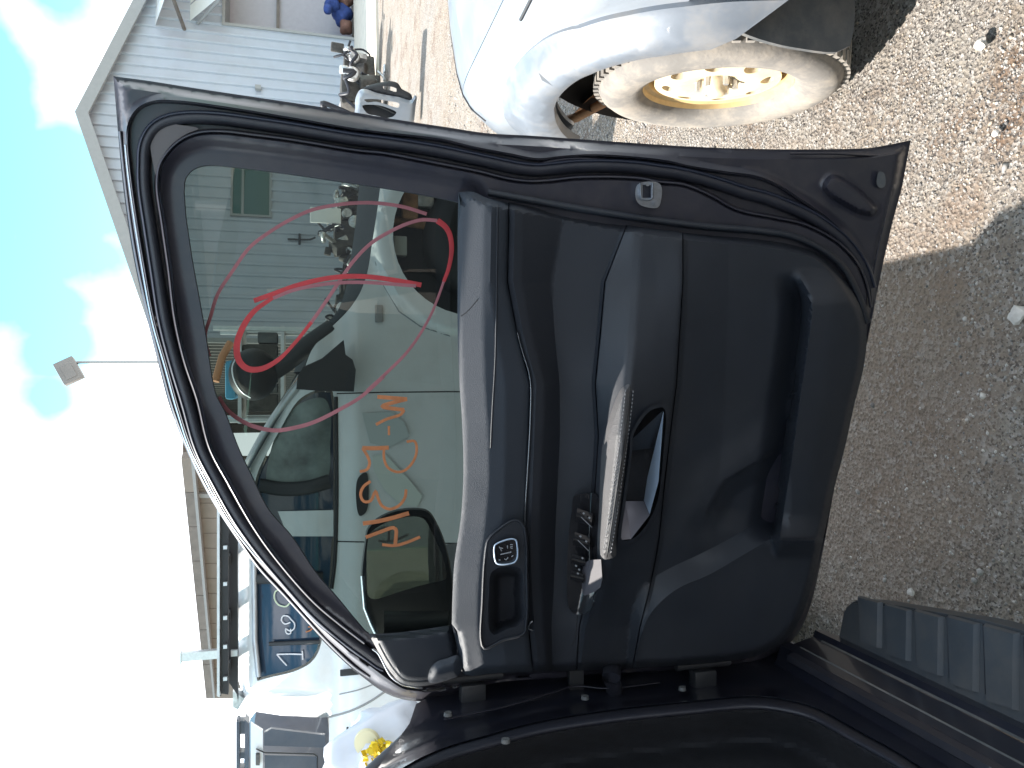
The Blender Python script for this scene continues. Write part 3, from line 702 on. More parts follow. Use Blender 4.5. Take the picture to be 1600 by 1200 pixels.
TR = smooth_line([(716,300),(740,300),(763,310),(812,319),(880,333),(947,346),(1020,357),(1102,367),(1185,374),(1240,383),(1281,397),(1309,422),(1330,452),(1347,487),(1354,520),(1350,570),(1335,632),(1320,700),(1303,765),(1288,835),(1273,900),(1256,955),(1238,988),(1213,1010),(1180,1025),(1100,1037),(1000,1043),(900,1048),(820,1050),(760,1053),(735,1056),(722,1050),(714,1010)], 7) + smooth_line([(706,975),(707,930),(710,880),(720,810),(724,740),(722,660),(718,600),(715,520),(715,440),(715,360)], 7)
OPEN = smooth_line([(1220,427),(1237,430),(1250,450),(1256,475),(1253,517),(1246,567),(1238,617),(1230,680),(1221,740),(1213,790),(1206,838)], 6)
OPENL = smooth_line([(1196,842),(1180,815),(1172,760),(1176,700),(1190,640),(1204,570),(1212,505),(1216,450)], 6)
OP = OPEN + OPENL
BA = smooth_line([(1196,805),(1150,836),(1093,866),(1037,893),(1005,915),(990,945),(982,1000),(978,1060)], 6)
BB = smooth_line([(1208,840),(1160,868),(1110,897),(1060,919),(1033,940),(1013,965),(998,1007),(990,1060)], 6)
RA = BA + [(1400,1060),(1400,760),(1208,800)]
RB = BB + [(1400,1060),(1400,845),(1212,840)]
SWA = smooth_line([(1228,690),(1180,725),(1133,753),(1110,790),(1100,830)], 6)
def h_trim(p):
    x, y = p[:, 0], p[:, 1]; xs = [k[0](y) if callable(k[0]) else np.interp(y, YS, k[0]) for k in kn]; hs = [np.interp(y, YS, k[1]) for k in kn]; h = hs[0].copy()
    for i in range(len(kn) - 1):
        t = np.clip((x - xs[i]) / np.maximum(1e-3, xs[i + 1] - xs[i]), 0, 1); w = (x >= xs[i]); h = np.where(w, hs[i] + (hs[i + 1] - hs[i]) * t, h)
    h = np.where(x < xs[0], hs[0], h)
    # lower panel: pocket floor sinks towards the opening, lip stands proud
    lipx = np.interp(y, [427, 450, 475, 517, 567, 617, 680, 740, 790, 838], [1237, 1250, 1256, 1253, 1246, 1238, 1230, 1221, 1213, 1206])
    inr = ss(425, 470, y) * ss(852, 812, y)
    h += -.034 * ss(-42, -4, x - lipx) * inr * (x < lipx)
    rise = ss(-1, 13, x - lipx) * ss(415, 480, y) * ss(875, 838, y); h += .040 * rise * ss(150, 40, x - lipx)
    # diagonal speaker swell
    dA = dist(p, BA); dB = dist(p, BB); iA = inside(p, RA); iB = inside(p, RB); t = np.where(iB, 1.0, np.where(iA, dA / (dA + dB + 1e-6), 0.0)); h += .042 * t * ss(800, 850, y + 1.2 * np.clip(1215 - x, 0, 60))
    # soft diagonal fold above the swell
    sw = dist(p, SWA); below = inside(p, SWA + [(1230, 850), (1235, 700)]); h += np.where(below, -.018 * ss(0, 30, sw), .010 * ss(60, 0, sw)) * ss(1240, 1200, x) * ss(0, 45, dist(p, [(1100, 830), (1235, 852)])) 
    e = dist(p, TR, True); far = (x > np.where((y > 320) & (y < 985), bl_(y) + 30, 0)); h -= np.where(far, .036 * (1 - ss(0, 11, e)) , 0)
    return h + .004
def between(fa, fb, y0=290, y1=1060, ga=.9, gb=-.9):
    """the piece of the trim outline between two curves, by clipping the outline"""
    ys = np.arange(y0, y1, 6.0); a = [(float(np.interp(y, YS, fa)) + ga, float(y)) for y in ys]; b = [(float(np.interp(y, YS, fb)) + gb, float(y)) for y in ys]
    return a + b[::-1]
def clip(poly, region, step=6):
    """polygon ∩ polygon through a fine CDT (both nearly convex across)"""
    from mathutils import geometry
    P1 = [tuple(p) for p in poly]; P2 = [tuple(p) for p in region]; V = [Vector(p) for p in P1 + P2]; n1 = len(P1)
    E = [(i, (i + 1) % n1) for i in range(n1)] + [(n1 + i, n1 + (i + 1) % len(P2)) for i in range(len(P2))]
    r = delaunay_2d_cdt(V, E, [], 0, 1e-3); VV = np.array([tuple(v) for v in r[0]]); T = np.array([f for f in r[2] if len(f) == 3]); c = VV[T].mean(1)
    T = T[inside(c, P1) & inside(c, P2)]; ec = {}
    for f in T:
        for i in range(3): ec[(f[i], f[(i + 1) % 3])] = 1
    be = {a: b for a, b in ec if (b, a) not in ec}
    best = []
    while be:
        s = next(iter(be)); lp = []; k = s
        while k in be: lp.append(tuple(VV[k])); k = be.pop(k)
        if len(lp) > len(best): best = lp
    return best
PK = smooth_line([(770,892),(814,888),(818,930),(819,965),(808,978),(790,984),(772,992),(765,985),(764,930)], 5, True)
HI = smooth_line([(989,683),(998,664),(1016,642),(1036,637),(1040,645),(1038,690),(1034,735),(1028,780),(1018,806),(1004,828),(988,842),(972,844),(971,832),(976,797),(983,745),(988,703)], 5, True)
left = C(*[690] * 12); right = C(*[1450] * 12)
hole_pod = smooth_line([(762,845),(767,838),(797,815),(808,813),(817,820),(822,845),(823,900),(824,950),(822,975),(819,990),(786,1000),(757,1013),(752,1000),(754,940),(757,880)], 6, True)
reg = clip(TR, between(left, seamx)); KC = lambda *ids: [[(float(kn[i][0](y) if callable(kn[i][0]) else np.interp(y, YS, kn[i][0])), float(y)) for y in np.arange(300, 1050, 7.)] for i in ids]
sheet('upper_trim', reg, 'trim_top', D, h_trim, 5, [PK], door, .07, cons=KC(1, 2, 3, 4, 5))
reg = clip(TR, between(seamx, armt)); sheet('trim_insert', reg, 'trim_dark', D, h_trim, 5, [], door, .02, cons=KC(7, 8, 9, 10))
swp = smooth_line([(897,775),(905,772),(932,772),(938,800),(936,840),(938,880),(934,925),(920,955),(900,960),(889,950),(886,900),(888,840),(893,800)], 6, True)
reg = clip(TR, between(armt, crez)); arm = sheet('armrest', reg, 'trim', D, h_trim, 5, [off_line(HI, -1, True)], door, .02, cons=KC(11, 12, 13, 14))
reg = clip(TR, between(crez, right)); low = sheet('lower_trim', reg, 'trim', D, h_trim, 5, [], door, .02, cons=KC(16) + [OPEN, off_line(OPEN, -13), off_line(OPEN, 4), BA, BB, off_line(TR, 11, True)])
sheet('map_pocket', off_line(OP, 0), 'interior', D, lambda p: np.maximum(h_trim(p) * .4, .002) + .004 + .0 * p[:, 0] + np.where(dist(p, OPENL) < 6, .01, 0), 8, (), door, 0) if False else None
# crown piping and edges of the trim
sweep('trim_piping', smooth_line([(763,301),(880,322),(1000,341),(1102,354),(1185,361),(1240,370),(1281,388),(1314,414),(1338,455),(1356,505)], 6), 'trim', D, .024, 12, .012, door)
# scuff line in the top trim
sweep('trim_joint', [(720,494),(728,489),(738,478),(746,468)], 'dark', D, h_trim, 1.6, .001, door)
# chrome strip
ch = smooth_line([(808,519),(817,552),(825,577),(829,600),(829,640),(827,690),(824,740),(821,790),(820,830),(821,850)], 5)
sweep('chrome_strip', ch, 'chrome', D, lambda p: h_trim(p) + .002, 3.6, .006, door, wf=lambda t: .45 + .55 * math.sin(min(1, t * 1.4) * 1.57))
# pod: door release pocket with memory buttons
sheet('handle_pod', hole_pod, 'trim', D, .086, 3.5, [PK], door, .05)
sheet('release_pocket', PK, 'trim_dark', D, lambda p: .086 - .060 * ss(0, 16, dist(p, PK, True)), 4, (), door, .0, cons=[off_line(PK, 4, True), off_line(PK, 10, True)])
sheet('pocket_facet', [(797,997),(806,980),(820,961),(824,975),(822,985)], 'trim_top', D, .070, 8, (), door, .01)
sweep('pod_rim', hole_pod[:], 'trim', D, .082, 5, .010, door, closed=True)
MB = smooth_line([(773,853),(779,848),(800,842),(806,844),(808,852),(808,872),(803,879),(783,882),(776,880),(773,872)], 3, True)
mb = sheet('memory_switch', MB, 'piano', D, .094, 4, (), door, .008)
sweep('switch_bezel', MB, 'satin', D, .094, 2.6, .004, door, closed=True)
ic = ([], [])
def ibar(a, b, w, h): sweep('x', [a, b], 'icon', D, h, w, .0008, join=ic, n=2)
ibar((782,866.5),(799,862.5), 1.8, .096)
for a, b in (((781,856),(786,857)),((780,854),(784,861)),((793,852),(793,857)),((797,851),(801,851)),((797,855),(801,854)),((798,857),(801,857)),((779,875),(782,875)),((788,873),(791,875)),((791,875),(794,871)),((799,870),(802,868))): ibar(a, b, 1.5, .096)
mesh('switch_icons', ic[0], ic[1], 'icon', door)
sweep('trim_end_hook', smooth_line([(832,971),(827,976),(826,983),(832,985)], 3), 'chrome', D, .070, 4, .008, door)
# lid line over the insert near the hinge side
sweep('trim_joint', smooth_line([(903,958),(901,975),(898,1000),(892,1008)], 4), 'dark', D, h_trim, 2, .001, door)
sweep('trim_joint', smooth_line([(767,700),(769,650),(774,560),(776,440),(777,350),(777,316)], 8), 'trim', D, lambda p: h_trim(p) - .002, 4, .004, door)
# window switch panel
sp_ = sheet('switch_panel', swp, 'piano', D, lambda p: h_trim(p) * .35 + .65 * np.interp(p[:, 0], [886, 912, 938], [.060, .074, .082]) + .010, 3.5, (), door, .03)
for k, (x0, y0) in enumerate(((900, 806), (896, 843), (893, 874), (891, 900))):
    q = [(x0 + 2, y0 - 12), (x0 + 26, y0 - 4), (x0 + 24, y0 + 16), (x0 - 1, y0 + 8)]
    q = [(x0 + (a - x0) * (1 if k < 2 else .85), y0 + (b - y0) * (1 if k < 2 else .7)) for a, b in q]
    cx, cy = sum(a for a, b in q) / 4, sum(b for a, b in q) / 4
    sheet('window_switch', lin_line(q, 5, True), 'piano', D, lambda p, cx=cx, cy=cy: .098 + .004 * ss(12, 2, np.abs(p[:, 1] - cy - (p[:, 0] - cx) * .3)), 4, (), door, .014)
ic = ([], [])
for (x, y) in ((912,802),(921,809),(907,838),(916,846),(900,884),(905,890),(903,896),(910,872)): sweep('x', [(x - 1.3, y - 1), (x + 1.3, y + 1)], 'icon', D, .105, 2.6, .001, join=ic, n=2)
for a, b in (((908,808),(925,824)),((903,844),(920,861))): sweep('x', [a, b], 'icon', D, .103, 1.1, .001, join=ic, n=2)
mesh('switch_icons', ic[0], ic[1], 'icon', door)
sheet('switch_end_cap', [(921,875),(939,874),(941,905),(938,918),(930,924),(913,931)], 'plum', D, lambda p: .108 + .0012 * (p[:, 0] - 921), 4, (), door, .03)
sheet('switch_end_edge', [(909,893),(914,880),(921,875),(913,931),(910,926)], 'plum', D, lambda p: .088 + .0018 * (p[:, 0] - 909), 4, (), door, .03)
# padded leather armrest with two rows of stitching
pad = smooth_line([(972,606),(983,600),(986,606),(984,640),(980,700),(974,760),(968,815),(963,850),(962,869),(952,874),(940,874),(934,862),(934,830),(936,790),(938,737),(942,692),(953,650),(963,622)], 5, True)
def h_pad(p): return h_trim(p) + .002 + .010 * ss(0, 9, dist(p, pad, True))
pd = sheet('armrest_pad', pad, 'leather', D, h_pad, 3.5, (), door, .012)
sea = [(985,602),(981,640),(975,690),(967,745),(959,800),(953,840),(948,872)]
sl_ = smooth_line(sea, 4); sweep('armrest_seam', sl_, 'dark', D, lambda p: h_pad(p) - .0005, 2.2, .0012, door)
for dx, nmn in ((-5.5, 'a'), (6.5, 'b')):
    st = ([], []); ln = off_line(smooth_line(sea, 2), dx if dx < 0 else dx)
    L_ = smooth_line(ln[4:-2], 1.0); i = 0
    while i + 3 < len(L_):
        sweep('x', [L_[i], L_[i + 3]], 'stitch', D, lambda p: h_pad(p) + .0004, 1.7, .0012, join=st, n=3); i += 6
    stuff(mesh('stitching', st[0], st[1], 'stitch', door))
# pull handle
HB = smooth_line([(985,680),(990,668),(1000,652),(1014,637),(1030,631),(1041,631),(1045,640),(1044,670),(1041,705),(1036,750),(1030,790),(1022,812),(1008,832),(992,847),(978,853),(967,850),(966,835),(971,800),(978,750),(984,705)], 5, True)
sheet('pull_handle', HB, 'trim', D, lambda p: h_trim(p) + .014, 4, [HI], door, .02)
sheet('handle_cup', off_line(HI, -2, True), 'interior', D, .060, 6, (), door, 0)
def quadf(name, pts, m, rows=6, par=None):
    A = [np.array(p, float) for p in pts]; V = []; Fc = []
    for i in range(rows + 1):
        for j in range(rows + 1):
            s, t = i / rows, j / rows; p = A[0] * (1 - s) * (1 - t) + A[1] * s * (1 - t) + A[2] * s * t + A[3] * (1 - s) * t; V.append(D(*p))
    for i in range(rows):
        for j in range(rows): a = i * (rows + 1) + j; Fc.append((a, a + 1, a + rows + 2, a + rows + 1))
    return mesh(name, V, Fc, m, par or door)
quadf('handle_inlay', [(1037,643,.128),(1036,645,.122),(1011,748,.072),(1029,752,.128)], 'satin')
quadf('handle_inlay', [(1029,752,.128),(1011,748,.072),(1006,782,.072),(1015,804,.126)], 'satin')
quadf('handle_inlay', [(1006,783,.074),(1015,805,.128),(986,842,.130),(978,783,.080)], 'satin_grey')
quadf('handle_inlay', [(978,783,.080),(986,842,.130),(970,844,.134),(972,800,.11)], 'satin_grey')
quadf('handle_inlay', [(989,685,.136),(1036,641,.128),(1022,700,.082),(986,704,.11)], 'trim')
# mirror sail (triangular trim at the front of the window)
SAIL = smooth_line([(576,990),(600,990),(650,985),(702,977)], 7) + smooth_line([(708,978),(716,1015),(722,1050),(690,1066),(655,1072),(628,1068),(610,1050),(597,1030)], 7)
sheet('mirror_sail', SAIL, 'trim', D, lambda p: .030 - .02 * ss(12, 0, dist(p, SAIL, True)), 5, (), door, .06)
SP2 = smooth_line([(670,1066),(672,1045),(682,1034),(700,1028),(716,1024),(720,1052),(700,1062)], 5, True)
sheet('tweeter_cover', SP2, 'trim_top', D, lambda p: .034 + .010 * ss(0, 12, dist(p, SP2, True)), 4, (), door, .012)
sweep('sail_trim', smooth_line([(582,1014),(590,1020),(597,1032),(604,1046),(612,1058),(630,1070),(660,1075)], 5), 'chrome', D, .018, 3.5, .006, door)
# door mirror outside the glass, facing back
MH = smooth_line([(572,845),(575,828),(590,812),(615,800),(645,796),(668,800),(682,820),(694,850),(703,890),(706,920),(706,965),(700,985),(650,996),(600,996),(585,985),(570,955),(566,900)], 6, True)
MG = smooth_line([(574,850),(578,834),(596,820),(625,810),(655,806),(668,810),(680,835),(692,870),(698,898),(697,904),(660,914),(620,926),(585,936),(576,932),(573,900)], 6, True)
mir = sheet('mirror_housing', MH, 'dark', D, lambda p: -.19 + .0 * p[:, 0], 7, [MG], door, 0.0)
V = []; nMH = len(MH)
for k, (hh_, f) in enumerate(((-.19, 1.0), (-.23, 1.03), (-.27, .97), (-.30, .80), (-.315, .5))):
    for (x, y) in MH: V.append(D(640 + (x - 640) * f, 890 + (y - 890) * f, hh_))
Fc = [(k * nMH + i, k * nMH + (i + 1) % nMH, (k + 1) * nMH + (i + 1) % nMH, (k + 1) * nMH + i) for k in range(4) for i in range(nMH)] + [tuple(range(4 * nMH, 5 * nMH))]
mesh('mirror_shell', V, Fc, 'dark', door)
c_ = [(p, D(*p, -.197)) for p in MG]; cen_ = sum((v for _, v in c_), Vector()) / len(c_)
# the mirror glass is tilted in its housing
view_ = (cen_ - CAM).normalized(); want = Vector((.14, -1.0, .03)).normalized(); nrm_ = (want - view_).normalized()
pl_ = Plane(cen_, nrm_); Vg = [pl_(*p) for p, _ in c_]
mesh('mirror_glass', Vg, [tuple(range(len(Vg)))], 'mirror', door, False)
sweep('mirror_trim', [(566,900),(570,950),(580,975),(592,1000)], 'satin', D, -.18, 6, .01, door)
sweep('mirror_arm', [(600,985),(650,985),(700,985)], 'dark', D, -.12, 60, .06, door)

# marker writing on the glass
def pen(name, pts, w, m, wf=None, h=-.0465):
    return sweep(name, smooth_line(pts, 4), m, D, h, w, .0005, door, n=2, wf=wf)
k4 = lambda pts: K(240, 220, 3, pts); k5 = lambda pts: K(300, 560, 3.3333, pts)
pen('marker_stroke', k4([(262,1010),(245,950),(243,900),(265,830),(300,720),(370,610),(450,500),(540,430),(640,370),(740,325),(860,300),(980,290),(1080,295),(1180,312),(1280,343)]), 5.6, 'pink_pen')
pen('marker_stroke', k4([(560,735),(470,800),(415,880),(390,960),(400,1030),(440,1068),(500,1070),(580,1030),(660,950),(740,850)]), 8.5, 'red_pen', wf=lambda t: .65 + .55 * math.sin(3.14 * min(1, t * 1.3)))
pen('marker_stroke', k4([(740,850),(810,750),(870,660),(940,560),(1020,480),(1100,430),(1180,392),(1260,370),(1330,374)]), 5.6, 'pink_pen', h=-.0460)
pen('marker_stroke', k4([(1330,374),(1365,400),(1388,440),(1397,510),(1382,600),(1360,660)]), 8.0, 'red_pen', wf=lambda t: 1.15 - .5 * t)
pen('marker_stroke', k4([(1360,660),(1335,730),(1300,815),(1240,920),(1180,1000),(1100,1080),(1000,1172)]) + k5([(1000,92),(880,200),(780,260),(640,330),(540,360),(430,375),(310,350),(220,300),(165,245),(140,200)]), 5.2, 'pink_pen', wf=lambda t: .75 + .6 * t)
pen('marker_stroke', k4([(470,750),(560,718),(650,685),(760,655),(880,637),(1000,637),(1120,652),(1255,676)]), 7.5, 'red_pen', h=-.0455)
pen('marker_stroke', k4([(560,738),(650,702),(760,678),(880,665),(1000,664),(1120,672),(1230,680)]), 5.5, 'pink_pen', h=-.0450)
for pts, w in (([(965,200),(1120,212)], 6), ([(1120,212),(1040,232),(990,250),(1050,262),(1105,268)], 6), ([(1105,268),(1090,290),(1010,318),(958,345)], 4.5), ([(1025,352),(1026,400)], 3.5),
          ([(1025,465),(955,468),(887,467)], 6.5), ([(887,467),(912,505),(925,545),(912,578),(874,590)], 4.5), ([(1000,470),(1000,520),(1020,568),(1070,592),(1110,582),(1150,540),(1170,485),(1160,432),(1118,434)], 4),
          ([(930,640),(893,668),(878,710),(895,745),(930,742),(950,700),(957,690),(968,725),(990,768),(1030,785),(1080,765),(1110,722),(1115,682)], 4.5),
          ([(890,860),(960,850),(1040,832),(1130,806)], 6.5), ([(905,932),(975,906),(1050,882),(1062,890),(1058,975)], 5.5), ([(990,970),(1055,975),(1120,958),(1188,930)], 4.5)):
    pen('marker_stroke', k5(pts), w, 'orange_pen')

# ---- body of the dark car
def h_pil(p):
    seal = dist(p, SEAL); return -.012 * ss(0, 20, seal) + .012 * ss(10, 0, seal)
SEAL = smooth_line([(575,1240),(610,1212),(657,1184),(700,1166),(755,1150),(836,1128),(950,1109),(1080,1095),(1177,1087),(1226,1092),(1275,1105),(1340,1140),(1405,1176),(1437,1197),(1480,1222)], 7)
PIL = [(560,1240),(590,1200),(615,1165),(640,1130),(650,1100),(690,1078),(735,1062),(820,1045),(950,1034),(1100,1028),(1190,1012),(1233,1000),(1255,1012),(1275,1040),(1356,1080),(1470,1132),(1600,1187),(1660,1215),(1660,1240)]
pil = sheet('hinge_pillar', lin_line(PIL, 8) + SEAL[::-1][:0] + lin_line([(1660,1240),(1480,1230)], 8) + SEAL[::-1], 'paint_gloss', B, h_pil, 6, (), car, .02)
sweep('aperture_seal', off_line(SEAL, 11), 'rubber', B, -.004, 22, .016, car, n=10)
sweep('seal_edge', SEAL, 'rubber_gloss', B, -.002, 4, .010, car)
sweep('pillar_rib', smooth_line([(693,1124),(742,1114),(780,1106),(820,1095),(862,1082),(898,1072),(950,1075),(1031,1066)], 6), 'paint', B, .0, 4, .006, car)
None and sweep('pillar_edge', smooth_line([(640,1110),(660,1128),(690,1131),(720,1123)], 5), 'bare', B, .004, 3, .004, car)
sheet('kick_trim', lin_line(off_line(SEAL, 14)[2:-2], 8) + [(1500,1300),(1100,1330),(700,1330),(560,1290)], 'interior', B, lambda p: -.02 - .10 * ss(10, 80, dist(p, SEAL)), 9, (), car, 0)
# door hinges and check strap between door and pillar
for (x, y) in ((738, 1082), (1098, 1060)):
    v = B(x, y, .0); hg = box('hinge', v, (.04, .03, .05), 'dark', car, bev=.006); v2 = D(x, y - 30, -.03)
    tube('hinge_pin', [v + Vector((.03, 0, -.06)), v + Vector((.03, 0, .06))], .009, 'dark', car)
v = B(905, 1072, 0); box('check_strap', v + Vector((.04, .02, 0)), (.12, .012, .03), 'dark', car)
for (x, y) in ((914, 1092), (700, 1118), (1066, 1078), (790, 1160)): 
    v = B(x, y, .008); lathe('bolt_head', [(0, .006), (.007, .006), (.008, 0)], 'mud', car, 8, v)
tube('wiring_boot', [B(960, 1075, 0), B(955, 1060, .04), D(958, 1030, -.02)], .018, 'rubber', car)
# sill steps: real profile along the car (x, z) from Y back to Y front
def extr(name, prof, y0, y1, m, parent=car, n=8, fn=None, closed=False):
    V = []; Fc = []; k = len(prof)
    for i in range(n + 1):
        y = y0 + (y1 - y0) * i / n
        for x, z in prof: V.append((x, y, z))
    for i in range(n):
        for j in range(k if closed else k - 1): a = i * k + j; b = i * k + (j + 1) % k; Fc.append((a, b, b + k, a + k))
    if closed: Fc += [tuple(range(k - 1, -1, -1)), tuple(range(n * k, n * k + k))]
    return mesh(name, V, Fc, m, parent, True, 30)
extr('door_sill', [(-.565, .33), (-.560, .37), (-.548, .375), (-.548, .395), (-.562, .40), (-.575, .455), (-.568, .462), (-.572, .485), (-.60, .492), (-.612, .50), (-.66, .505), (-.68, .47), (-.80, .40)], -.6, 1.47, 'paint_gloss')
extr('sill_seal', [(-.572, .486), (-.576, .500), (-.588, .503), (-.594, .494)], -.6, 1.42, 'rubber')
extr('sill_highlight_bead', [(-.560, .400), (-.564, .405), (-.570, .402)], -.6, 1.44, 'mud')  # paler beads paint the highlight and scuff lines along the sill
extr('sill_highlight_bead', [(-.566, .460), (-.571, .467), (-.578, .463)], -.6, 1.43, 'mud')
extr('scuff_plate', [(-.620, .508), (-.630, .514), (-.68, .512), (-.70, .50)], -.6, 1.30, 'dark')
o = box('sill_tag', B(1545, 1192, .012), (.004, .014, .035), 'icon', car)
extr('floor', [(-.70, .42), (-1.9, .40)], -1.0, 1.75, 'interior')
# running board
RBZ = .375; bo = []
for x, y in [(-.562, -.9), (-.40, -.9), (-.395, .9), (-.405, 1.05), (-.43, 1.22), (-.447, 1.33), (-.458, 1.375), (-.485, 1.405), (-.562, 1.425)]: bo.append((x, y))
V = [(x, y, RBZ) for x, y in bo] + [(x + .0 * y, y, RBZ - .05) for x, y in bo]; nb_ = len(bo)
bm = bmesh.new(); vs = [bm.verts.new(v) for v in V]; bm.faces.new(vs[:nb_]); bm.faces.new(vs[nb_:][::-1])
for i in range(nb_): bm.faces.new((vs[i], vs[(i + 1) % nb_], vs[(i + 1) % nb_ + nb_], vs[i + nb_]))
bmesh.ops.recalc_face_normals(bm, faces=bm.faces); bmesh.ops.bevel(bm, geom=bm.edges[:], offset=.006, segments=2, affect='EDGES')
MT['board'] = mat('running_board_plastic', (.048, .057, .068), .55, var=.15, dust=(.12, .11, .10), dscale=12, damt=.5)
rb = from_bm('running_board', bm, 'board', car, sharp=35)
for k in range(26):
    y = 1.345 - k * .076
    ox = -.447 + .035 * ss(1.36, 1.0, y)
    bm = bmesh.new(); pts = [(-.535, y), (ox + .006, y + .006), (ox + .010, y - .060), (-.530, y - .058)]
    lo_ = [bm.verts.new((a, b, RBZ + .0005)) for a, b in pts]; hi_ = [bm.verts.new((a * .97 + ox * .0 - .015, b * 1.0 - (.004 if i in (0, 1) else -.006), RBZ + .009)) for i, (a, b) in enumerate(pts)]
    bm.faces.new(hi_); 
    for i in range(4): bm.faces.new((lo_[i], lo_[(i + 1) % 4], hi_[(i + 1) % 4], hi_[i]))
    bmesh.ops.recalc_face_normals(bm, faces=bm.faces); from_bm('tread_rib', bm, 'board', rb, False)
    mesh('tread_groove_shade', [(-.528, y + .001, RBZ + .0012), (ox + .004, y + .006, RBZ + .0012), (ox + .004, y + .011, RBZ + .0012), (-.528, y + .006, RBZ + .0012)], [(0, 1, 2, 3)], 'rubber', rb, False)  # flat dark strip paints the groove's shade at the far edge of each tread
# A pillar, windscreen, roof and rear flank (mostly outside the frame)
PA = [(-.655, 1.66, 1.10), (-.665, 1.45, 1.26), (-.69, 1.20, 1.46), (-.73, .85, 1.68), (-.76, .60, 1.76)]
tube('windscreen_pillar', smooth_line(PA, .08), .036, 'paint', car, 12)
tube('pillar_seal', smooth_line([(a - .045, b - .03, c - .03) for a, b, c in PA], .08), .016, 'rubber', car, 8)
RX = [(-.76, .60), (-.78, .2), (-.78, -1.2), (-.82, -2.2)]
V = []; Fc = []
for (y, zc) in ((.60, 1.80), (.2, 1.85), (-.6, 1.87), (-1.6, 1.84), (-2.3, 1.76)):
    for i in range(13): t = i / 12; V.append((-.76 - 1.38 * t, y, zc - .06 * (abs(2 * t - 1) ** 3)))
for j in range(4):
    for i in range(12): a = j * 13 + i; Fc.append((a, a + 1, a + 14, a + 13))
mesh('roof', V, Fc, 'paint', car)
V = [(-.67, 1.68, 1.10), (-2.23, 1.68, 1.10), (-2.14, .60, 1.76), (-.77, .60, 1.76)]; A_ = [Vector(v) for v in V]; V = []; Fc = []
for i in range(9):
    for j in range(9):
        s, t = i / 8, j / 8; p = (A_[0] * (1 - s) + A_[1] * s) * (1 - t) + (A_[3] * (1 - s) + A_[2] * s) * t; p = p + Vector((0, .22 * (1 - (2 * s - 1) ** 2), .03 * (1 - (2 * t - 1) ** 2))); V.append(p)
for i in range(8):
    for j in range(8): a = i * 9 + j; Fc.append((a, a + 1, a + 10, a + 9))
mesh('windscreen', V, Fc, 'screen_glass', car)
# bonnet and front wing
def bonz(x, y): return 1.13 - .10 * ss(1.7, 2.9, np.array(y)) - .05 * abs((x + 1.45) / .8) ** 3
V = []; Fc = []
for i in range(13):
    for j in range(13):
        x = -.68 - 1.54 * i / 12; y = 1.72 + 1.15 * j / 12; V.append((x, y, float(bonz(x, y))))
for i in range(12):
    for j in range(12): a = i * 13 + j; Fc.append((a, a + 13, a + 14, a + 1))
mesh('bonnet', V, Fc, 'paint', car)
extr('front_wing', [(-.60, .5), (-.595, .8), (-.61, 1.0), (-.66, 1.09), (-.69, 1.10)], 1.50, 2.87, 'paint')
mesh('front_end', [(-.60, 2.87, .4), (-2.3, 2.87, .4), (-2.2, 2.87, 1.04), (-.69, 2.87, 1.02)], [(0, 1, 2, 3)], 'paint', car, False)
extr('rear_door', [(-.575, .47), (-.59, .6), (-.585, .85), (-.60, 1.12), (-.62, 1.16)], -1.25, -.12, 'paint')
extr('rear_door_glass', [(-.62, 1.17), (-.75, 1.74)], -1.2, -.15, 'dark_glass')
extr('centre_pillar', [(-.60, .5), (-.61, 1.12), (-.75, 1.78)], -.12, .02, 'paint', n=2)
extr('rear_quarter', [(-.58, .45), (-.58, .85), (-.60, 1.12), (-.75, 1.78)], -2.4, -1.27, 'paint')
extr('far_flank', [(-2.3, .4), (-2.3, 1.1), (-2.14, 1.78)], -2.4, 2.8, 'paint')
extr('tailgate', [(-.6, .45), (-.76, 1.76)], -2.42, -2.40, 'paint', n=1)
# front seat and dash inside
box('dashboard', (-1.45, 1.42, .86), (1.45, .42, .38), 'interior', car, bev=.05)
sb = box('front_seat', (-1.05, .55, .62), (.5, .5, .2), 'seat', car, bev=.06); box('seat_back', (-1.05, .22, 1.0), (.48, .14, .7), 'seat', sb, rx=.2, bev=.05)
def car_wheel(cx, cy, cz, r, w, side, parent, rimm='rim', tyre='tyre'):
    """side -1: outer face towards -X"""
    t = lathe('tyre', [(r * .60, side * .02), (r * .66, side * w * .42), (r * .80, side * w * .5), (r * .93, side * w * .46), (r * .99, side * w * .36), (r, 0), (r * .99, -side * w * .36), (r * .9, -side * w * .5), (r * .62, -side * w * .45)], tyre, parent, 64, (cx, cy, cz))
    return t
for y in (2.25, -1.75):
    for x, sd in ((-.72, 1), (-2.18, -1)): car_wheel(x, y, .38, .38, .24, sd, car, tyre='tyre_dark')

# flowers and bag lying on the bonnet
bagp = Vector((-.945, 1.94, 1.15)); bag = thing('plastic_bag', 'crumpled white plastic bag lying at the foot of the dark car windscreen', 'bag', bagp)
bm = bmesh.new(); bmesh.ops.create_icosphere(bm, subdivisions=4, radius=1)
g = np.random.default_rng(5); ph = g.uniform(0, 6.28, (8, 3)); dr = g.normal(size=(8, 3)) * 3.4
for v in bm.verts:
    n_ = v.co.copy(); f = 1 + sum(.07 * abs(math.sin(n_.dot(Vector(dr[i])) + ph[i][0])) for i in range(8)) - .2
    v.co = Vector((n_.x * .115, n_.y * .12, n_.z * .165 * (1.0 if n_.z > 0 else .5))) * f
bm.transform(Matrix.Translation(bagp + Vector((0, 0, .10)))); from_bm('bag_body', bm, 'plastic_bag', bag)
dp = Vector((-.862, 1.87, 1.345))
dk = lathe('lid', [(0, .008), (.030, .007), (.034, 0), (.0, -.003)], 'cream', None, 32, (0, 0, 0), 'Z'); dk.location = dp; dk.rotation_euler = (1.1, -.3, .3); tag(dk, 'round cream plastic lid resting on the white bag', 'lid')
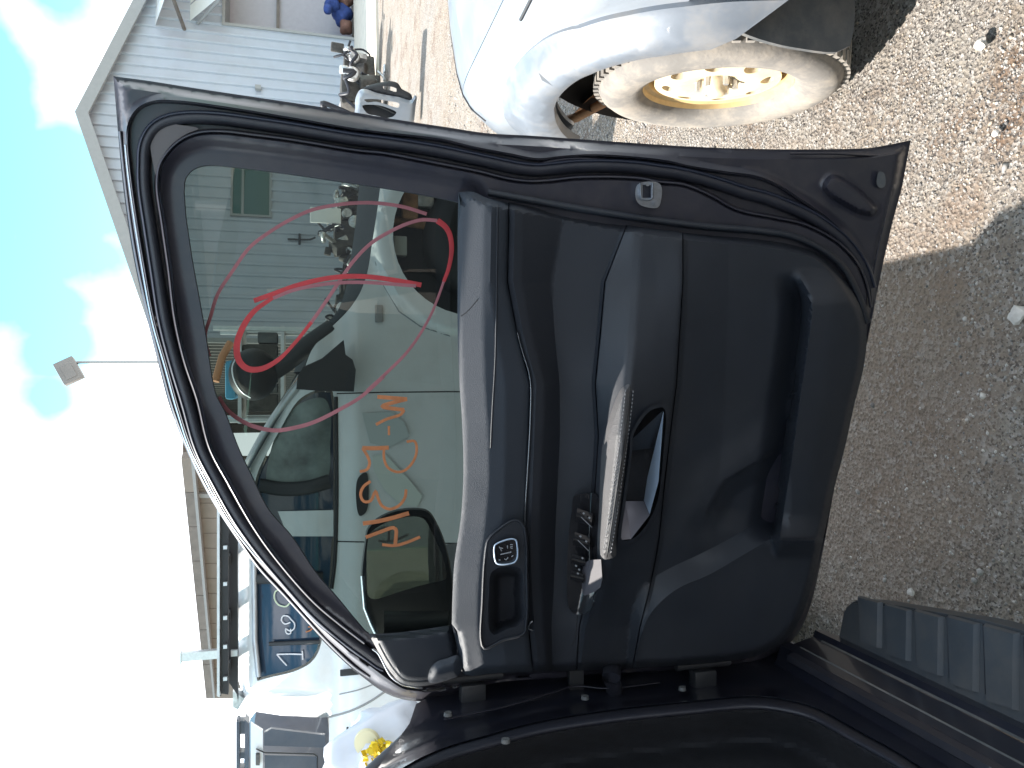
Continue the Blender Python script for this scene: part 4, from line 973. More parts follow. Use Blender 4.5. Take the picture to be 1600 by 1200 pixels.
def petals(name, c, n, r, label):
    j = ([], []); g = np.random.default_rng(int(abs(c[0]) * 1000))
    for i in range(n):
        p = Vector(c) + Vector(g.normal(size=3)) * r; a = Vector(g.normal(size=3)).normalized() * .012; b = a.orthogonal().normalized() * .008; s = len(j[0])
        j[0].extend([p - a, p + b, p + a, p - b]); j[1].append((s, s + 1, s + 2, s + 3))
    o = mesh(name, j[0], j[1], 'yellow', None, False); tag(o, label, 'flowers'); return o
petals('yellow_flowers', (-.868, 1.83, 1.325), 110, .013, 'small bunch of yellow petals between the white bag and the windscreen edge')
petals('yellow_flowers', (-.838, 1.69, 1.275), 200, .020, 'yellow petals beside the windscreen pillar, lowest in the corner of the picture')

# ------------------------------------------------------------------ silver vehicle on the right
sv = thing('silver_ute', 'dusty silver four wheel drive with a cream front wheel and its front bumper missing', 'utility vehicle', (1.7, 1.4, 0))
SEC = [(.872, .28), (.862, .40), (.858, .55), (.862, .70), (.872, .80), (.885, .88), (.905, .935), (.94, .985), (.99, 1.02), (1.06, 1.045), (1.2, 1.07), (1.45, 1.095), (1.78, 1.105)]
SEC = [(a - .038 * (1 if b < .9 else .6), b) for a, b in SEC]
cs = [0.0]
for a, b in zip(SEC, SEC[1:]): cs.append(cs[-1] + math.hypot(b[0] - a[0], b[1] - a[1]))
sx_ = [a for a, b in SEC]; sz_ = [b for a, b in SEC]
def SP(Y, s, h=0.0):
    x = float(np.interp(s, cs, sx_)); z = float(np.interp(s, cs, sz_)); e = .004
    dx = float(np.interp(s + e, cs, sx_)) - float(np.interp(s - e, cs, sx_)); dz = float(np.interp(s + e, cs, sz_)) - float(np.interp(s - e, cs, sz_)); q = math.hypot(dx, dz) + 1e-9
    f = 0.0
    if Y > 2.30: t = min(1, (Y - 2.30) / .58); f = 1 - math.sqrt(max(0, 1 - t * t))
    x += f * .22 * max(0, min(1, (1.78 - x) / .4)); z -= f * .26 * max(0, (z - .55) / .5)
    z -= .05 * max(0, Y - 1.2) * max(0, (z - .6)) 
    return Vector((x - h * dz / q, Y, z + h * dx / q))
def s_of_z(z): return float(np.interp(z, sz_[:9], cs[:9]))
WC = (1.96, .37); AR = .455
arch = [(WC[0] + AR * math.cos(a), s_of_z(.28) + (WC[1] - .28) + AR * math.sin(a)) for a in np.linspace(R(-12), R(192), 44)]
sA_ = (WC[1] - .28)
fr_a = [p for p in arch if not (p[0] > WC[0] and p[1] < s_of_z(.66))]
TOPS = s_of_z(1.02)
FO = [(2.36, s_of_z(.655)), (2.50, s_of_z(.64)), (2.62, s_of_z(.64)), (2.74, s_of_z(.66)), (2.83, s_of_z(.72)), (2.87, s_of_z(.85)), (2.87, TOPS)]
fout = lin_line(FO[::-1][::-1] + [(2.74, TOPS), (1.02, TOPS), (1.02, s_of_z(.30)), (arch[-1][0], s_of_z(.30))], .03)
fout = lin_line(FO + [(2.0, TOPS), (1.12, TOPS), (1.12, s_of_z(.70))], .03) + lin_line([(1.12, s_of_z(.70)), (1.60, s_of_z(.695))], .03)[1:-1] + [p for p in fr_a[::-1] if not (p[0] < WC[0] and p[1] < s_of_z(.69))]
def h_f(p):
    d = np.hypot(p[:, 0] - WC[0], p[:, 1] - sA_); return 0.0 * d
fl = sheet('front_wing', fout, 'silver', SP, h_f, .028, (), sv, .012)
ring = [(WC[0] + (AR - .004) * math.cos(a), sA_ + (AR - .004) * math.sin(a)) for a in np.linspace(R(36), R(146), 40)]
fr_ = lambda a: AR + .115 + .11 * float(ss(R(100), R(30), a))
ring2 = [(WC[0] + fr_(a) * math.cos(a), sA_ + fr_(a) * math.sin(a)) for a in np.linspace(R(166), R(27), 44)]
def h_fl(p):
    d = np.hypot(p[:, 0] - WC[0], p[:, 1] - sA_); an = np.arctan2(p[:, 1] - sA_, p[:, 0] - WC[0]); r2 = AR + .115 + .11 * ss(R(100), R(30), an)
    return .011 + .055 * ss(0, 1, (r2 - d) / (r2 - AR) * 1.6) - .012 * ss(AR + .015, AR, d)
rings_ = [[(WC[0] + (AR + (fr_(a) - AR) * k) * math.cos(a), sA_ + (AR + (fr_(a) - AR) * k) * math.sin(a)) for a in np.linspace(R(150), R(34), 44)] for k in (.12, .35, .6, .85)]
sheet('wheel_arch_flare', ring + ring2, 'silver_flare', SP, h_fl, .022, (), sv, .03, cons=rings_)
# bonnet
bon = [(1.05, TOPS + .004), (2.858, TOPS + .004), (2.868, cs[-1]), (1.05, cs[-1])]
sheet('bonnet', lin_line(bon, .03), 'silver', SP, .0, .03, (), sv, .012)
def far_side(o, name):
    c = o.copy(); c.data = o.data.copy(); c.data.transform(Matrix.Translation((2 * 1.78, 0, 0)) @ Matrix.Diagonal((-1, 1, 1, 1))); c.name = name; link(c, sv); return c
far_side(fl, 'front_wing'); far_side([o for o in sv.children if o.name.startswith('bonnet')][0], 'bonnet')
def sline(name, pts, r, m): tube(name, [SP(a, b, .001) for a, b in smooth_line(pts, .03)], r, m, sv, 6)
sline('bonnet_seam', [(1.1, s_of_z(.99)), (1.6, s_of_z(.985)), (1.85, s_of_z(.98))], .0045, 'dark')
sline('headlamp_seam', [(2.60, cs[-1]), (2.62, cs[-4]), (2.62, cs[-5]), (2.60, TOPS), (2.58, s_of_z(.985)), (2.56, s_of_z(.93))], .004, 'dark')

# wheel
AC = WC; WC = (0.0, 0.0); wx = 0.0; old_ = set(bpy.data.objects)
T_prof = [(.225, -.0), (.235, -.018), (.262, -.032), (.30, -.038), (.335, -.034), (.355, -.020), (.368, .004), (.372, .06), (.372, .16), (.362, .20), (.33, .225), (.24, .21)]
ty = lathe('tyre', T_prof, 'tyre', sv, 80, (wx, WC[0], WC[1]))
j = ([], [])
for k in range(64):
    a = k / 64 * 2 * math.pi
    for x_, w_ in ((.012, .036), (.055, .03), (.10, .03), (.145, .03)):
        aa = a + (.03 if x_ in (.055, .145) else 0); c_ = Vector((wx + x_, WC[0] + .372 * math.cos(aa), WC[1] + .372 * math.sin(aa)))
        bm = bmesh.new(); bmesh.ops.create_cube(bm, size=1); bmesh.ops.scale(bm, vec=(w_, .016, .022), verts=bm.verts); bm.transform(Matrix.Translation(c_) @ Matrix.Rotation(aa, 4, 'X')); add_bm(j, bm)
o = mesh('tread_block', j[0], j[1], 'tyre', ty, False); stuff(o)
for k in range(40):
    pass
lathe('rim_well', [(.226, -.004), (.222, .010), (.208, .016), (.204, .05), (.196, .11), (.0, .115)], 'rim_lip', sv, 64, (wx, WC[0], WC[1]))
# wheel disc with eight openings
def DP(a, b, h=0.0): return Vector((wx + .012 - h, WC[0] + a, WC[1] + b))
disc = [(.190 * math.cos(i / 64 * 6.2832), .190 * math.sin(i / 64 * 6.2832)) for i in range(64)]; hol = []
for k in range(8):
    a0_ = k * math.pi / 4 + .2; q = []
    for i in range(16):
        t = i / 16 * 6.2832; rr = .148 + .020 * math.cos(t); w_ = .026 * (1 + .35 * math.cos(t)); ang = a0_ + w_ * math.sin(t) / rr; q.append((rr * math.cos(ang), rr * math.sin(ang)))
    hol.append(q)
for k in range(5):
    a0_ = k * 1.2566; q = [(.052 * math.cos(a0_) + .008 * math.cos(i), .052 * math.sin(a0_) + .008 * math.sin(i)) for i in np.linspace(0, 6.28, 8)[:-1]]; hol.append(q)
rimo = sheet('rim', disc, 'rim', DP, lambda p: .012 * np.exp(-((np.hypot(p[:, 0], p[:, 1]) - .12) / .05) ** 2) - .012 * ss(.075, .03, np.hypot(p[:, 0], p[:, 1])), .012, hol, sv, .018)
lathe('brake_drum', [(.178, .045), (.17, .04), (0, .04)], 'rim_in', sv, 40, (wx, WC[0], WC[1]))
lathe('hub_cap', [(0, -.03), (.022, -.028), (.032, -.018), (.034, .02)], 'rim', sv, 24, (wx, WC[0], WC[1]))
for k in range(6): 
    a = k / 6 * 6.283; lathe('wheel_nut', [(0, -.012), (.009, -.012), (.011, .02)], 'scrap', sv, 6, (wx, WC[0] + .055 * math.cos(a), WC[1] + .055 * math.sin(a)))
TW = Matrix.Translation((.858, 1.975, .345)) @ Matrix.Rotation(R(-3.5), 4, 'Z') @ Matrix.Diagonal((1, .93, .93, 1))
for o in set(bpy.data.objects) - old_: o.data.transform(TW)
WC = AC; wx = .865
# mudflap behind the wheel, inner liner, rusty bracket
MF = [(.86, .70), (.815, .63), (.785, .56), (.768, .48), (.762, .40), (.764, .31), (.782, .275), (.82, .265), (.95, .26), (1.12, .26), (1.12, .70)]
V = []; Fc = []
mf = smooth_line(MF, .03, True); n_ = len(mf); cx_ = sum(a for a, b in mf) / n_; cz_ = sum(b for a, b in mf) / n_
bm = bmesh.new(); f_ = [bm.verts.new((x, 1.505 + .03 * (z - .3), z)) for x, z in mf]; b_ = [bm.verts.new((x, 1.515 + .03 * (z - .3), z)) for x, z in mf]
bm.faces.new(f_); bm.faces.new(b_[::-1])
for i in range(n_): bm.faces.new((f_[i], f_[(i + 1) % n_], b_[(i + 1) % n_], b_[i]))
bmesh.ops.recalc_face_normals(bm, faces=bm.faces); from_bm('mudflap', bm, 'mud', sv, sharp=30)
lathe('wheel_arch_liner', [(AR + .03, .03), (AR + .04, .14), (AR + .035, .36), (.1, .40)], 'dark', sv, 40, (.88, WC[0], WC[1]), a0=R(-15), a1=R(195))
box('front_frame_rail', (1.25, 2.45, .52), (.10, .7, .14), 'scrap_dark', sv, bev=.01); box('front_frame_rail', (2.3, 2.45, .52), (.10, .7, .14), 'scrap_dark', sv, bev=.01)
prb = [Vector((.90, 2.38, .63)), Vector((.905, 2.5, .60)), Vector((.93, 2.60, .585))]
tube('bumper_bracket', [(.93, 2.60, .62), (.915, 2.48, .585), (.93, 2.36, .53), (1.0, 2.30, .5)], .016, 'rust', sv)
extr('bracket_plate', [(.925, .60), (.96, .56), (.965, .50), (1.05, .46)], 2.34, 2.60, 'rust', sv, n=3)
V = [(.96, 2.44, .72), (.96, 2.44, .36), (1.5, 2.50, .30), (2.1, 2.50, .30), (2.6, 2.44, .36), (2.6, 2.44, .72), (2.1, 2.52, .80), (1.5, 2.52, .80)]
mesh('radiator_support', V, [tuple(range(8))], 'dark', sv, False)
# cabin, doors, tray
SD = [(a, b) for a, b in SEC[:7]] + [(.905, .99), (.93, 1.07)]
extr('side_door', SD, -.02, 1.115, 'silver', sv, 4); extr('side_step', [(.84, .30), (.80, .31), (.79, .34), (.86, .36)], -.9, 1.30, 'mud', sv, 2)
extr('side_door', SD, -1.0, -.03, 'silver', sv, 4)
extr('side_window', [(.935, 1.07), (1.06, 1.60)], -.9, .70, 'dark_glass', sv, 3)
extr('far_body_side', [(2.69, .30), (2.70, .55), (2.66, .94), (2.62, 1.06), (2.50, 1.62)], -1.0, 1.10, 'silver', sv, 3)
mesh('windscreen', [(1.0, 1.15, 1.07), (2.56, 1.15, 1.07), (2.46, .55, 1.64), (1.10, .55, 1.64)], [(0, 1, 2, 3)], 'dark_glass', sv, False)
mesh('roof', [(1.06, .58, 1.64), (2.5, .58, 1.64), (2.5, -1.0, 1.66), (1.06, -1.0, 1.66), (1.2, -.2, 1.71), (2.36, -.2, 1.71)], [(0, 1, 5, 4), (1, 2, 5), (2, 3, 4, 5), (3, 0, 4)], 'silver', sv)
mesh('cab_back', [(.87, -1.02, .3), (2.7, -1.02, .3), (2.62, -1.02, 1.06), (2.5, -1.02, 1.66), (1.06, -1.02, 1.66), (.93, -1.02, 1.06)], [(0, 1, 2, 3, 4, 5)], 'silver', sv, False)
extr('tray_side', [(.90, .55), (.88, .70), (.88, .98), (.93, .98), (.93, .62)], -2.6, -1.06, 'silver', sv, 2); extr('tray_side', [(2.66, .55), (2.68, .98), (2.63, .98), (2.63, .62)], -2.6, -1.06, 'silver', sv, 2)
box('tray_floor', (1.78, -1.83, .6), (1.7, 1.5, .05), 'dark', sv)
for (x, y, sd) in ((2.68, 1.96, 1), (.90, -1.8, -1), (2.66, -1.8, 1)): car_wheel(x - sd * .1, y, .37, .37, .24, sd, sv)

# ------------------------------------------------------------------ white ute beyond the door
wu = thing('white_ute', 'white dual cab ute with black bonnet, roof rack and navy canopy, beyond the door', 'ute', (-.6, 5.2, 0))
SIL = smooth_line([(640,224),(600,222),(596,260),(593,300),(583,370),(570,440),(548,480),(507,522),(487,547),(472,590)], 8) + smooth_line([(466,604),(450,626),(420,672),(392,722),(378,755)], 8) + \
      smooth_line([(372,790),(371,900),(372,1000),(376,1060),(386,1097),(397,1105),(412,1110),(440,1116),(475,1120),(512,1121)], 8) + lin_line([(514,1124),(514,1460),(700,1460),(742,1440)], 14) + \
      lin_line([(770,1420),(790,1250),(795,520)], 14) + [(742 + 128 * math.cos(a), 365 + 128 * math.sin(a)) for a in np.linspace(R(62), R(298), 30)] + lin_line([(795,236),(742,224),(680,222)], 12)
SIL = [p for p in SIL]
WH = smooth_line([(402,1064),(420,1059),(460,1049),(485,1036),(497,1020),(503,1000),(512,960),(519,900),(522,845)], 8) + lin_line([(524,840),(525,750),(524,640)], 10) + smooth_line([(520,612),(505,608),(470,622),(435,676),(404,735),(397,760)], 8) + lin_line([(395,790),(395,900),(397,1000),(399,1050)], 10)
def h_u(p):
    x, y = p[:, 0], p[:, 1]
    h = -.16 * ss(500, 380, x) ** 1.0 - .02 * ss(560, 700, x) - .05 * ss(560, 520, x)
    h += -.28 * ss(1085, 1125, y) * (x < 512) * 0 - .10 * ss(398, 370, x)
    dd = np.hypot(x - 742, y - 365); h += .05 * ss(165, 150, dd)
    return h
def h_uc(p): return h_u(p) - .35 * ss(1060, 1125, p[:, 1]) ** 2 * (p[:, 0] < 513)
body = sheet('body', SIL, 'white', U, h_uc, 8, [WH], wu, .05)
sheet('side_glass', off_line(WH, -4, True), 'dark_glass', U, lambda p: h_u(p) - .03 - .25 * ss(1060, 1125, p[:, 1]), 12, (), wu, 0)
# door frames over the glass
sheet('rear_door_pillar', lin_line([(434,799),(521,797),(521,838),(450,838)], 8, True), 'white', U, lambda p: h_u(p) - .005, 8, (), wu, .03)
sweep('window_channel', lin_line([(404,1058),(398,1000),(397,900),(396,800),(398,765)], 8), 'galv', U, lambda p: h_u(p) - .002, 9, .02, wu)
sweep('window_channel', smooth_line([(525,620),(526,700),(526,800),(523,880),(518,920)], 8), 'dark', U, lambda p: h_u(p), 6, .015, wu)
sweep('window_frame', lin_line([(398,905),(505,902)], 8), 'dark', U, lambda p: h_u(p) - .01, 16, .02, wu)
sweep('window_frame', lin_line([(420,1006),(500,1003)], 8), 'dark', U, lambda p: h_u(p) - .015, 7, .02, wu)
sweep('window_frame', smooth_line([(405,758),(440,764),(480,762),(515,752)], 8), 'dark', U, lambda p: h_u(p) - .01, 22, .03, wu)
FWD = smooth_line([(420,762),(424,700),(446,655),(470,630),(505,622),(516,640),(516,690),(510,748),(470,760)], 6, True)
sheet('front_window', FWD, mat('window_interior', (.14, .17, .16), .25, var=.7, vscale=5), U, lambda p: h_u(p) - .022, 8, (), wu, 0)
sweep('windscreen_pillar', smooth_line([(474,592),(450,622),(420,666),(392,716),(380,742)], 6), 'galv', U, lambda p: h_u(p) + .004, 13, .03, wu)
far = Vector((0, 1.62, 0))
bp1 = [(593,300),(585,360),(575,420),(556,470),(520,508),(492,542),(478,580)]
V = []; Fc = []; q = smooth_line([(600,224)] + bp1, 12)
for (x, y) in q:
    a = U(x, y, h_u(np.array([[x, y]]))[0]); 
    for k in range(9):
        t = k / 8; V.append(a + far * t * .97 + Vector((0, 0, .075 * math.sin(math.pi * min(1, t * 1.0)) ** .6)))
for i in range(len(q) - 1):
    for k in range(8): a = i * 9 + k; Fc.append((a, a + 1, a + 10, a + 9))
mesh('bonnet', V, Fc, 'bonnet_black', wu)
# windscreen, roof and far side
a0, a1 = U(478, 580, -.06), U(382, 744, -.18); V = []; Fc = []
for i in range(7):
    for k in range(9):
        s, t = i / 6, k / 8; p = a0 * (1 - s) + a1 * s + (far * (.96 - .12 * s)) * t + Vector((.10 * math.sin(math.pi * t), 0, 0)); V.append(p)
for i in range(6):
    for k in range(8): a = i * 9 + k; Fc.append((a, a + 1, a + 10, a + 9))
mesh('windscreen', V, Fc, 'dark_glass', wu)
rl = smooth_line([(380,745),(372,790),(371,900),(372,1000),(376,1060),(386,1097)], 20); V = []; Fc = []
for (x, y) in rl:
    a = U(x, y, h_uc(np.array([[x, y]]))[0])
    for k in range(9): t = k / 8; V.append(a + Vector((0, 1.22 * t, .06 * math.sin(math.pi * t) ** .5)))
for i in range(len(rl) - 1):
    for k in range(8): a = i * 9 + k; Fc.append((a, a + 1, a + 10, a + 9))
mesh('roof', V, Fc, 'white', wu)
bk = smooth_line([(386,1097),(412,1110),(440,1116),(475,1120),(512,1121),(600,1121)], 16); V = []; Fc = []
for (x, y) in bk:
    a = U(x, y, h_uc(np.array([[x, y]]))[0] if x < 513 else -.4)
    V += [a, a + Vector((-.02, 1.2, 0))]
for i in range(len(bk) - 1): a = 2 * i; Fc.append((a, a + 1, a + 3, a + 2))
mesh('cab_back', V, Fc, 'white', wu)
fs = body.copy(); fs.data = body.data.copy(); fs.data.transform(Matrix.Translation((0, 10.62, 0)) @ Matrix.Diagonal((1, -1, 1, 1))); fs.name = 'body'; link(fs, wu)
mesh('front_face', [U(600, 223, 0), U(790, 236, 0), U(790, 236, 0) + far, U(600, 223, 0) + far], [(0, 1, 2, 3)], 'dark', wu, False)
# creases, handle, badge, painted reflection patches
sweep('wing_crease', k4([(1030,500),(1045,590),(1080,680),(1150,800),(1250,870),(1420,925)]) , 'silver', U, lambda p: h_u(p) - .001, 2.2, .003, wu)
sweep('panel_seam', lin_line([(526,615),(600,613),(700,612),(790,612)], 8), 'dark', U, lambda p: h_u(p), 2, .003, wu)
sweep('panel_seam', lin_line([(526,846),(620,848),(790,850)], 8), 'dark', U, lambda p: h_u(p), 2, .003, wu)
sweep('wing_crease', smooth_line([(512,1121),(545,1112),(575,1098),(605,1078),(640,1050),(700,1030)], 8), 'fascia', U, lambda p: h_u(p) + .0, 3.5, .006, wu)
sweep('wing_crease', smooth_line([(530,1085),(560,1078),(590,1066),(620,1046)], 8), 'fascia', U, lambda p: h_u(p) + .0, 2, .004, wu)
box('side_badge', U(592, 490, .01), (.10, .02, .045), 'fascia', wu, bev=.006)
hd = sheet('door_handle', smooth_line([(556,770),(560,746),(572,738),(576,760),(572,800),(562,806)], 4, True), 'dark', U, .02, 6, (), wu, .03)
sheet('reflection_patch', [(582,712),(602,709),(640,750),(660,775),(652,792),(628,790),(600,765),(584,735)], 'pale_reflection_caliper', U, .006, 12, (), wu, .002)  # pale patches paint a window-glass reflection onto the ute door
sheet('reflection_patch', [(566,646),(612,643),(632,660),(640,682),(606,700),(578,692)], mat('faint_reflection', (.50, .54, .54), .7), U, .006, 12, (), wu, .002)
box('filler_cap', U(543, 1138, .004), (.012, .012, .012), 'dark', wu)
box('side_marker', U(548, 1050, -.0), (.035, .02, .12), 'dark', wu, bev=.004)
# marker writing on the rear side glass
def upen(pts, w, m='white_pen'): sweep('marker_stroke', smooth_line(K(260, 900, 4, pts), 3), m, U, lambda p: h_u(p) - .018, w, .002, wu, n=2)
upen([(690,490),(770,488),(850,490)], 2.2); upen([(850,468),(852,525)], 2.2); upen([(690,490),(715,520),(752,560)], 2)
upen([(775,290),(740,300),(718,275),(730,250),(760,252),(782,275)], 2); upen([(782,275),(800,295),(800,325),(775,345),(745,330),(752,360),(775,360),(776,330)], 2)
upen([(720,75),(680,100),(675,140),(700,180),(750,190),(770,170)], 2.2, mat('pale_pen', (.50, .56, .40), .8)); upen([(870,350),(900,340),(915,320),(885,318)], 2.2, 'orange_pen')
# front wheel, hub, liner
wc = U(742, 365, 0); 
lathe('wheel_arch_liner', [(.50, -.02), (.50, .34), (.1, .36)], 'dark', wu, 40, (wc.x, wc.y, wc.z - .0), 'Y')
lathe('tyre', [(.20, .10), (.24, .06), (.33, .05), (.37, .08), (.385, .14), (.385, .28), (.3, .32)], 'tyre_dark', wu, 40, (wc.x, wc.y, .385), 'Y')
lathe('rim', [(.20, .11), (.15, .14), (.06, .13), (0, .12)], 'mud', wu, 32, (wc.x, wc.y, .385), 'Y')
tube('strut', [(wc.x + .1, 4.72, .95), (wc.x + .06, 4.72, .55)], .03, 'rust', wu); box('brake_caliper', U(625, 385, -.2), (.12, .06, .08), 'pale_reflection_caliper', wu, bev=.01)
box('wiring_clutter', U(640, 318, -.15), (.20, .06, .10), 'rust', wu, bev=.02); box('wiring_clutter', U(660, 312, -.18), (.10, .06, .14), 'scrap', wu, bev=.02)
rwx = U(742, 1300, 0).x; lathe('tyre', [(.20, .10), (.33, .05), (.385, .14), (.385, .28), (.3, .32)], 'tyre_dark', wu, 40, (rwx, wc.y, .385), 'Y')
# snorkel, mirrors
sn = U(396, 585, -.12); bm = bmesh.new(); bmesh.ops.create_uvsphere(bm, u_segments=24, v_segments=14, radius=1); bmesh.ops.scale(bm, vec=(.15, .13, .135), verts=bm.verts); bm.transform(Matrix.Translation(sn)); from_bm('snorkel_head', bm, 'dark', wu)
sweep('snorkel_rim', smooth_line([(372,556),(364,572),(366,592),(378,612),(392,621)], 4), 'galv', U, -.02, 4, .02, wu)
tube('snorkel_pipe', smooth_line([tuple(U(410, 590, -.14)), tuple(U(445, 568, -.12)), tuple(U(480, 540, -.10)), tuple(U(520, 512, -.1))], .08), .055, 'dark', wu)
mp = [(537,531),(503,560),(474,573),(465,588),(463,608),(500,611),(553,612),(556,578),(551,562),(540,554)]
mm = prism('door_mirror', mp, U, .06, .26, 'dark', wu)
tube('mirror_stem', [U(530, 600, .0), U(520, 596, .12)], .035, 'dark', wu)
# roof rack
rk = ([], [])
prism('roof_rack', [(341,752),(341,1080),(345,1082),(345,752)], U, -.05, -.12, 'galv', wu); prism('roof_rack', [(343,752),(343,1080),(347,1082),(347,752)], U, -1.35, -1.42, 'dark', wu)
prism('roof_rack', [(346,752),(346,1078),(358,1080),(358,752)], U, -.08, -.13, 'dark', wu)
prism('roof_rack', [(359,752),(359,1060),(371,1078),(373,1090),(372,752)], U, -.20, -.26, 'dark', wu)
for y in (800, 855, 912, 965, 1010, 1060): box('rack_bolt', U(352, y, -.06), (.02, .02, .02), 'galv', wu)
box('rack_bolt', U(366, 1020, -.18), (.035, .02, .035), 'galv', wu)
for y in (790, 880, 970, 1050): box('rack_crossbar', U(352, y, -.08) + Vector((0, .68, 0)), (.06, 1.26, .04), 'dark', wu)
prism('rack_foot', [(366,1070),(366,1095),(374,1098),(384,1082)], U, -.3, -.4, 'scrap', wu)
# canopy box on the tray
CB = [(391,1123),(390,1460),(512,1460),(512,1121),(440,1118),(400,1112)]
prism('canopy_box', CB, U, -.10, -1.5, 'canopy', wu)
prism('canopy_lid', [(392,1127),(411,1139),(411,1460),(393,1460)], U, -.08, -.10, 'white', wu)  # white colour stands in for sky reflected in the lid
prism('canopy_panel', [(413,1142),(424,1136),(508,1146),(508,1165),(413,1162)], U, -.075, -.10, 'canopy', wu)
prism('canopy_hatch', [(414,1176),(493,1178),(497,1184),(497,1455),(414,1455)], U, -.07, -.10, 'canopy', wu)
sweep('hatch_seal', lin_line([(400,1170),(414,1176),(490,1178),(496,1182),(496,1300)], 6), 'dark', U, -.07, 2.5, .012, wu)
prism('canopy_latch', [(400,1176),(406,1176),(406,1192),(400,1192)], U, -.05, -.08, 'mud', wu)
for (a, b) in ((1120, 1140), (1168, 1178), (1192, 1200), (1215, 1225), (1250, 1260), (1300, 1310)): prism('rack_post', [(373,a),(373,b),(387,b),(387,a)], U, -.2, -.26, 'canopy', wu)
prism('rack_rail', [(371,1118),(371,1460),(376,1460),(376,1118)], U, -.18, -.27, 'canopy', wu); prism('rack_rail', [(384,1114),(384,1460),(390,1460),(390,1120)], U, -.18, -.27, 'canopy', wu)

# ------------------------------------------------------------------ scrap parts along the shed
BP = Plane((0, 10.4, 0), (-.12, -1, 0))
bc = ground(652, 165)
bmp = thing('bumper_cover', 'silver plastic bumper cover standing on end on the dirt, in front of the shed', 'bumper', (bc.x, bc.y, 0))
o_ = smooth_line(K(480, 60, 6.667, [(530,560),(560,530),(620,530),(720,565),(830,590),(950,610),(1085,640),(1120,590),(1140,600),(1130,700),(1115,840),(1100,920),(1040,920),(900,880),(760,850),(640,820),(560,860),(490,830),(500,730),(500,640)]), 4, True)
h1 = smooth_line(K(480, 60, 6.667, [(590,640),(700,632),(830,650),(960,680),(950,720),(860,700),(720,660),(620,665)]), 4, True)
h2 = smooth_line(K(480, 60, 6.667, [(575,700),(640,690),(760,700),(880,740),(930,770),(900,810),(830,830),(760,815),(690,800),(640,790),(590,740)]), 4, True)
def h_b(p): return .22 * ss(30, 0, p[:, 1] - 140) * .3 + .06 * ss(0, 6, dist(p, o_, True))
sheet('bumper_shell', o_, 'silver', BP, h_b, 3, [h1, h2], bmp, .10)
o2 = smooth_line(K(480, 60, 6.667, [(540,540),(640,490),(760,460),(880,445),(950,470),(980,520),(1085,585),(1090,640),(950,615),(830,590),(720,565),(620,535)]), 4, True)
h3 = smooth_line(K(480, 60, 6.667, [(790,500),(860,500),(930,525),(930,555),(860,540),(800,530)]), 3, True)
sheet('grille_frame', o2, 'dark', BP, lambda p: .02 + .03 * ss(0, 4, dist(p, o2, True)), 3, [h3], bmp, .25)
sheet('bumper_mesh', h2, 'dark', BP, -.05, 5, (), bmp, .05)
for y in (800, 880): sweep('grille_bar', K(480, 60, 6.667, [(700, 690), (820, 740), (940, 800)]), 'mud', BP, .03, 2, .02, bmp)

def scrap(px, py, size, label, seed, Y=None):
    g = np.random.default_rng(seed); c = ground(px, py) if Y is None else None
    if Y is not None: r = ray(px, py); t = Y / r.y; c = Vector((r.x * t, Y, 0))
    t = thing('engine_scrap', label, 'car parts', (c.x, c.y, 0), 'heaps of car parts along the shed')
    b = Vector((c.x, c.y, 0))
    box('engine_block', b + Vector((0, 0, size * .45)), (size * .6, size * .5, size * .7), 'scrap_dark', t, rz=g.uniform(0, 1), bev=size * .04)
    for i in range(4): 
        p = b + Vector((g.uniform(-.4, .4), g.uniform(-.4, -.1), g.uniform(.2, 1.0))) * size; box('casting', p, tuple(g.uniform(.12, .32, 3) * size), 'scrap' if i % 2 else 'scrap_dark', t, rz=g.uniform(0, 3), bev=size * .03, rx=g.uniform(-.6, .6))
    for i in range(5):
        p = b + Vector((g.uniform(-.45, .45), g.uniform(-.4, -.2), g.uniform(.15, .9))) * size; q = [p]
        for k in range(4): q.append(q[-1] + Vector(g.normal(size=3)) * size * .16)
        for v in q: v.z = max(v.z, .03)
        tube('hose', smooth_line([tuple(v) for v in q], size * .06), size * g.uniform(.02, .05), 'scrap' if i % 2 else 'rubber', t, 8)
    p = b + Vector((g.uniform(-.3, .3), -.42, g.uniform(.3, .7))) * size; lathe('pulley', [(0, -.03), (.10 * size, -.03), (.13 * size, 0), (.13 * size, .04), (0, .05)], 'scrap', t, 20, p, 'Y')
    return t
scrap(556, 112, .85, 'small upright heap of pale engine castings, rightmost of the scrap along the shed wall', 1, 15.5)
scrap(566, 150, 1.0, 'dark tangled heap of engine parts just behind the silver bumper cover', 2, 14.2)
scrap(564, 182, .9, 'heap of pale pipes and castings beside the door edge, left of the bumper cover', 3, 14.6)
for k, (y, lab) in enumerate(((298, 'engine scrap nearest the latch side of the window, beside the pale concrete strip'), (335, 'scrap heap with a white panel, below the shed window as seen through the door glass'), (375, 'scrap heap below the wall pipe, seen through the door glass'),
                              (415, 'low heap of oily parts under the thick red marker bar'), (450, 'heap of coiled parts where the red marker lines cross, seen through the glass'), (488, 'small scrap heap left of the crossing red lines, seen through the glass'),
                              (520, 'last scrap heap by the shed corner, inside the red marker loop'))):
    scrap(560, y, .78 + .12 * (k % 3), lab, 20 + k, 17.2 - .25 * k)
wp = ray(530, 338); tt = 16.3 / wp.y; o = box('propped_sheet', (wp.x * tt, 16.3, 1.0), (.32, .06, .62), 'white_roof', None, bev=.02); tag(o, 'small white panel propped upright against the scrap heap, below the shed window', 'panel')
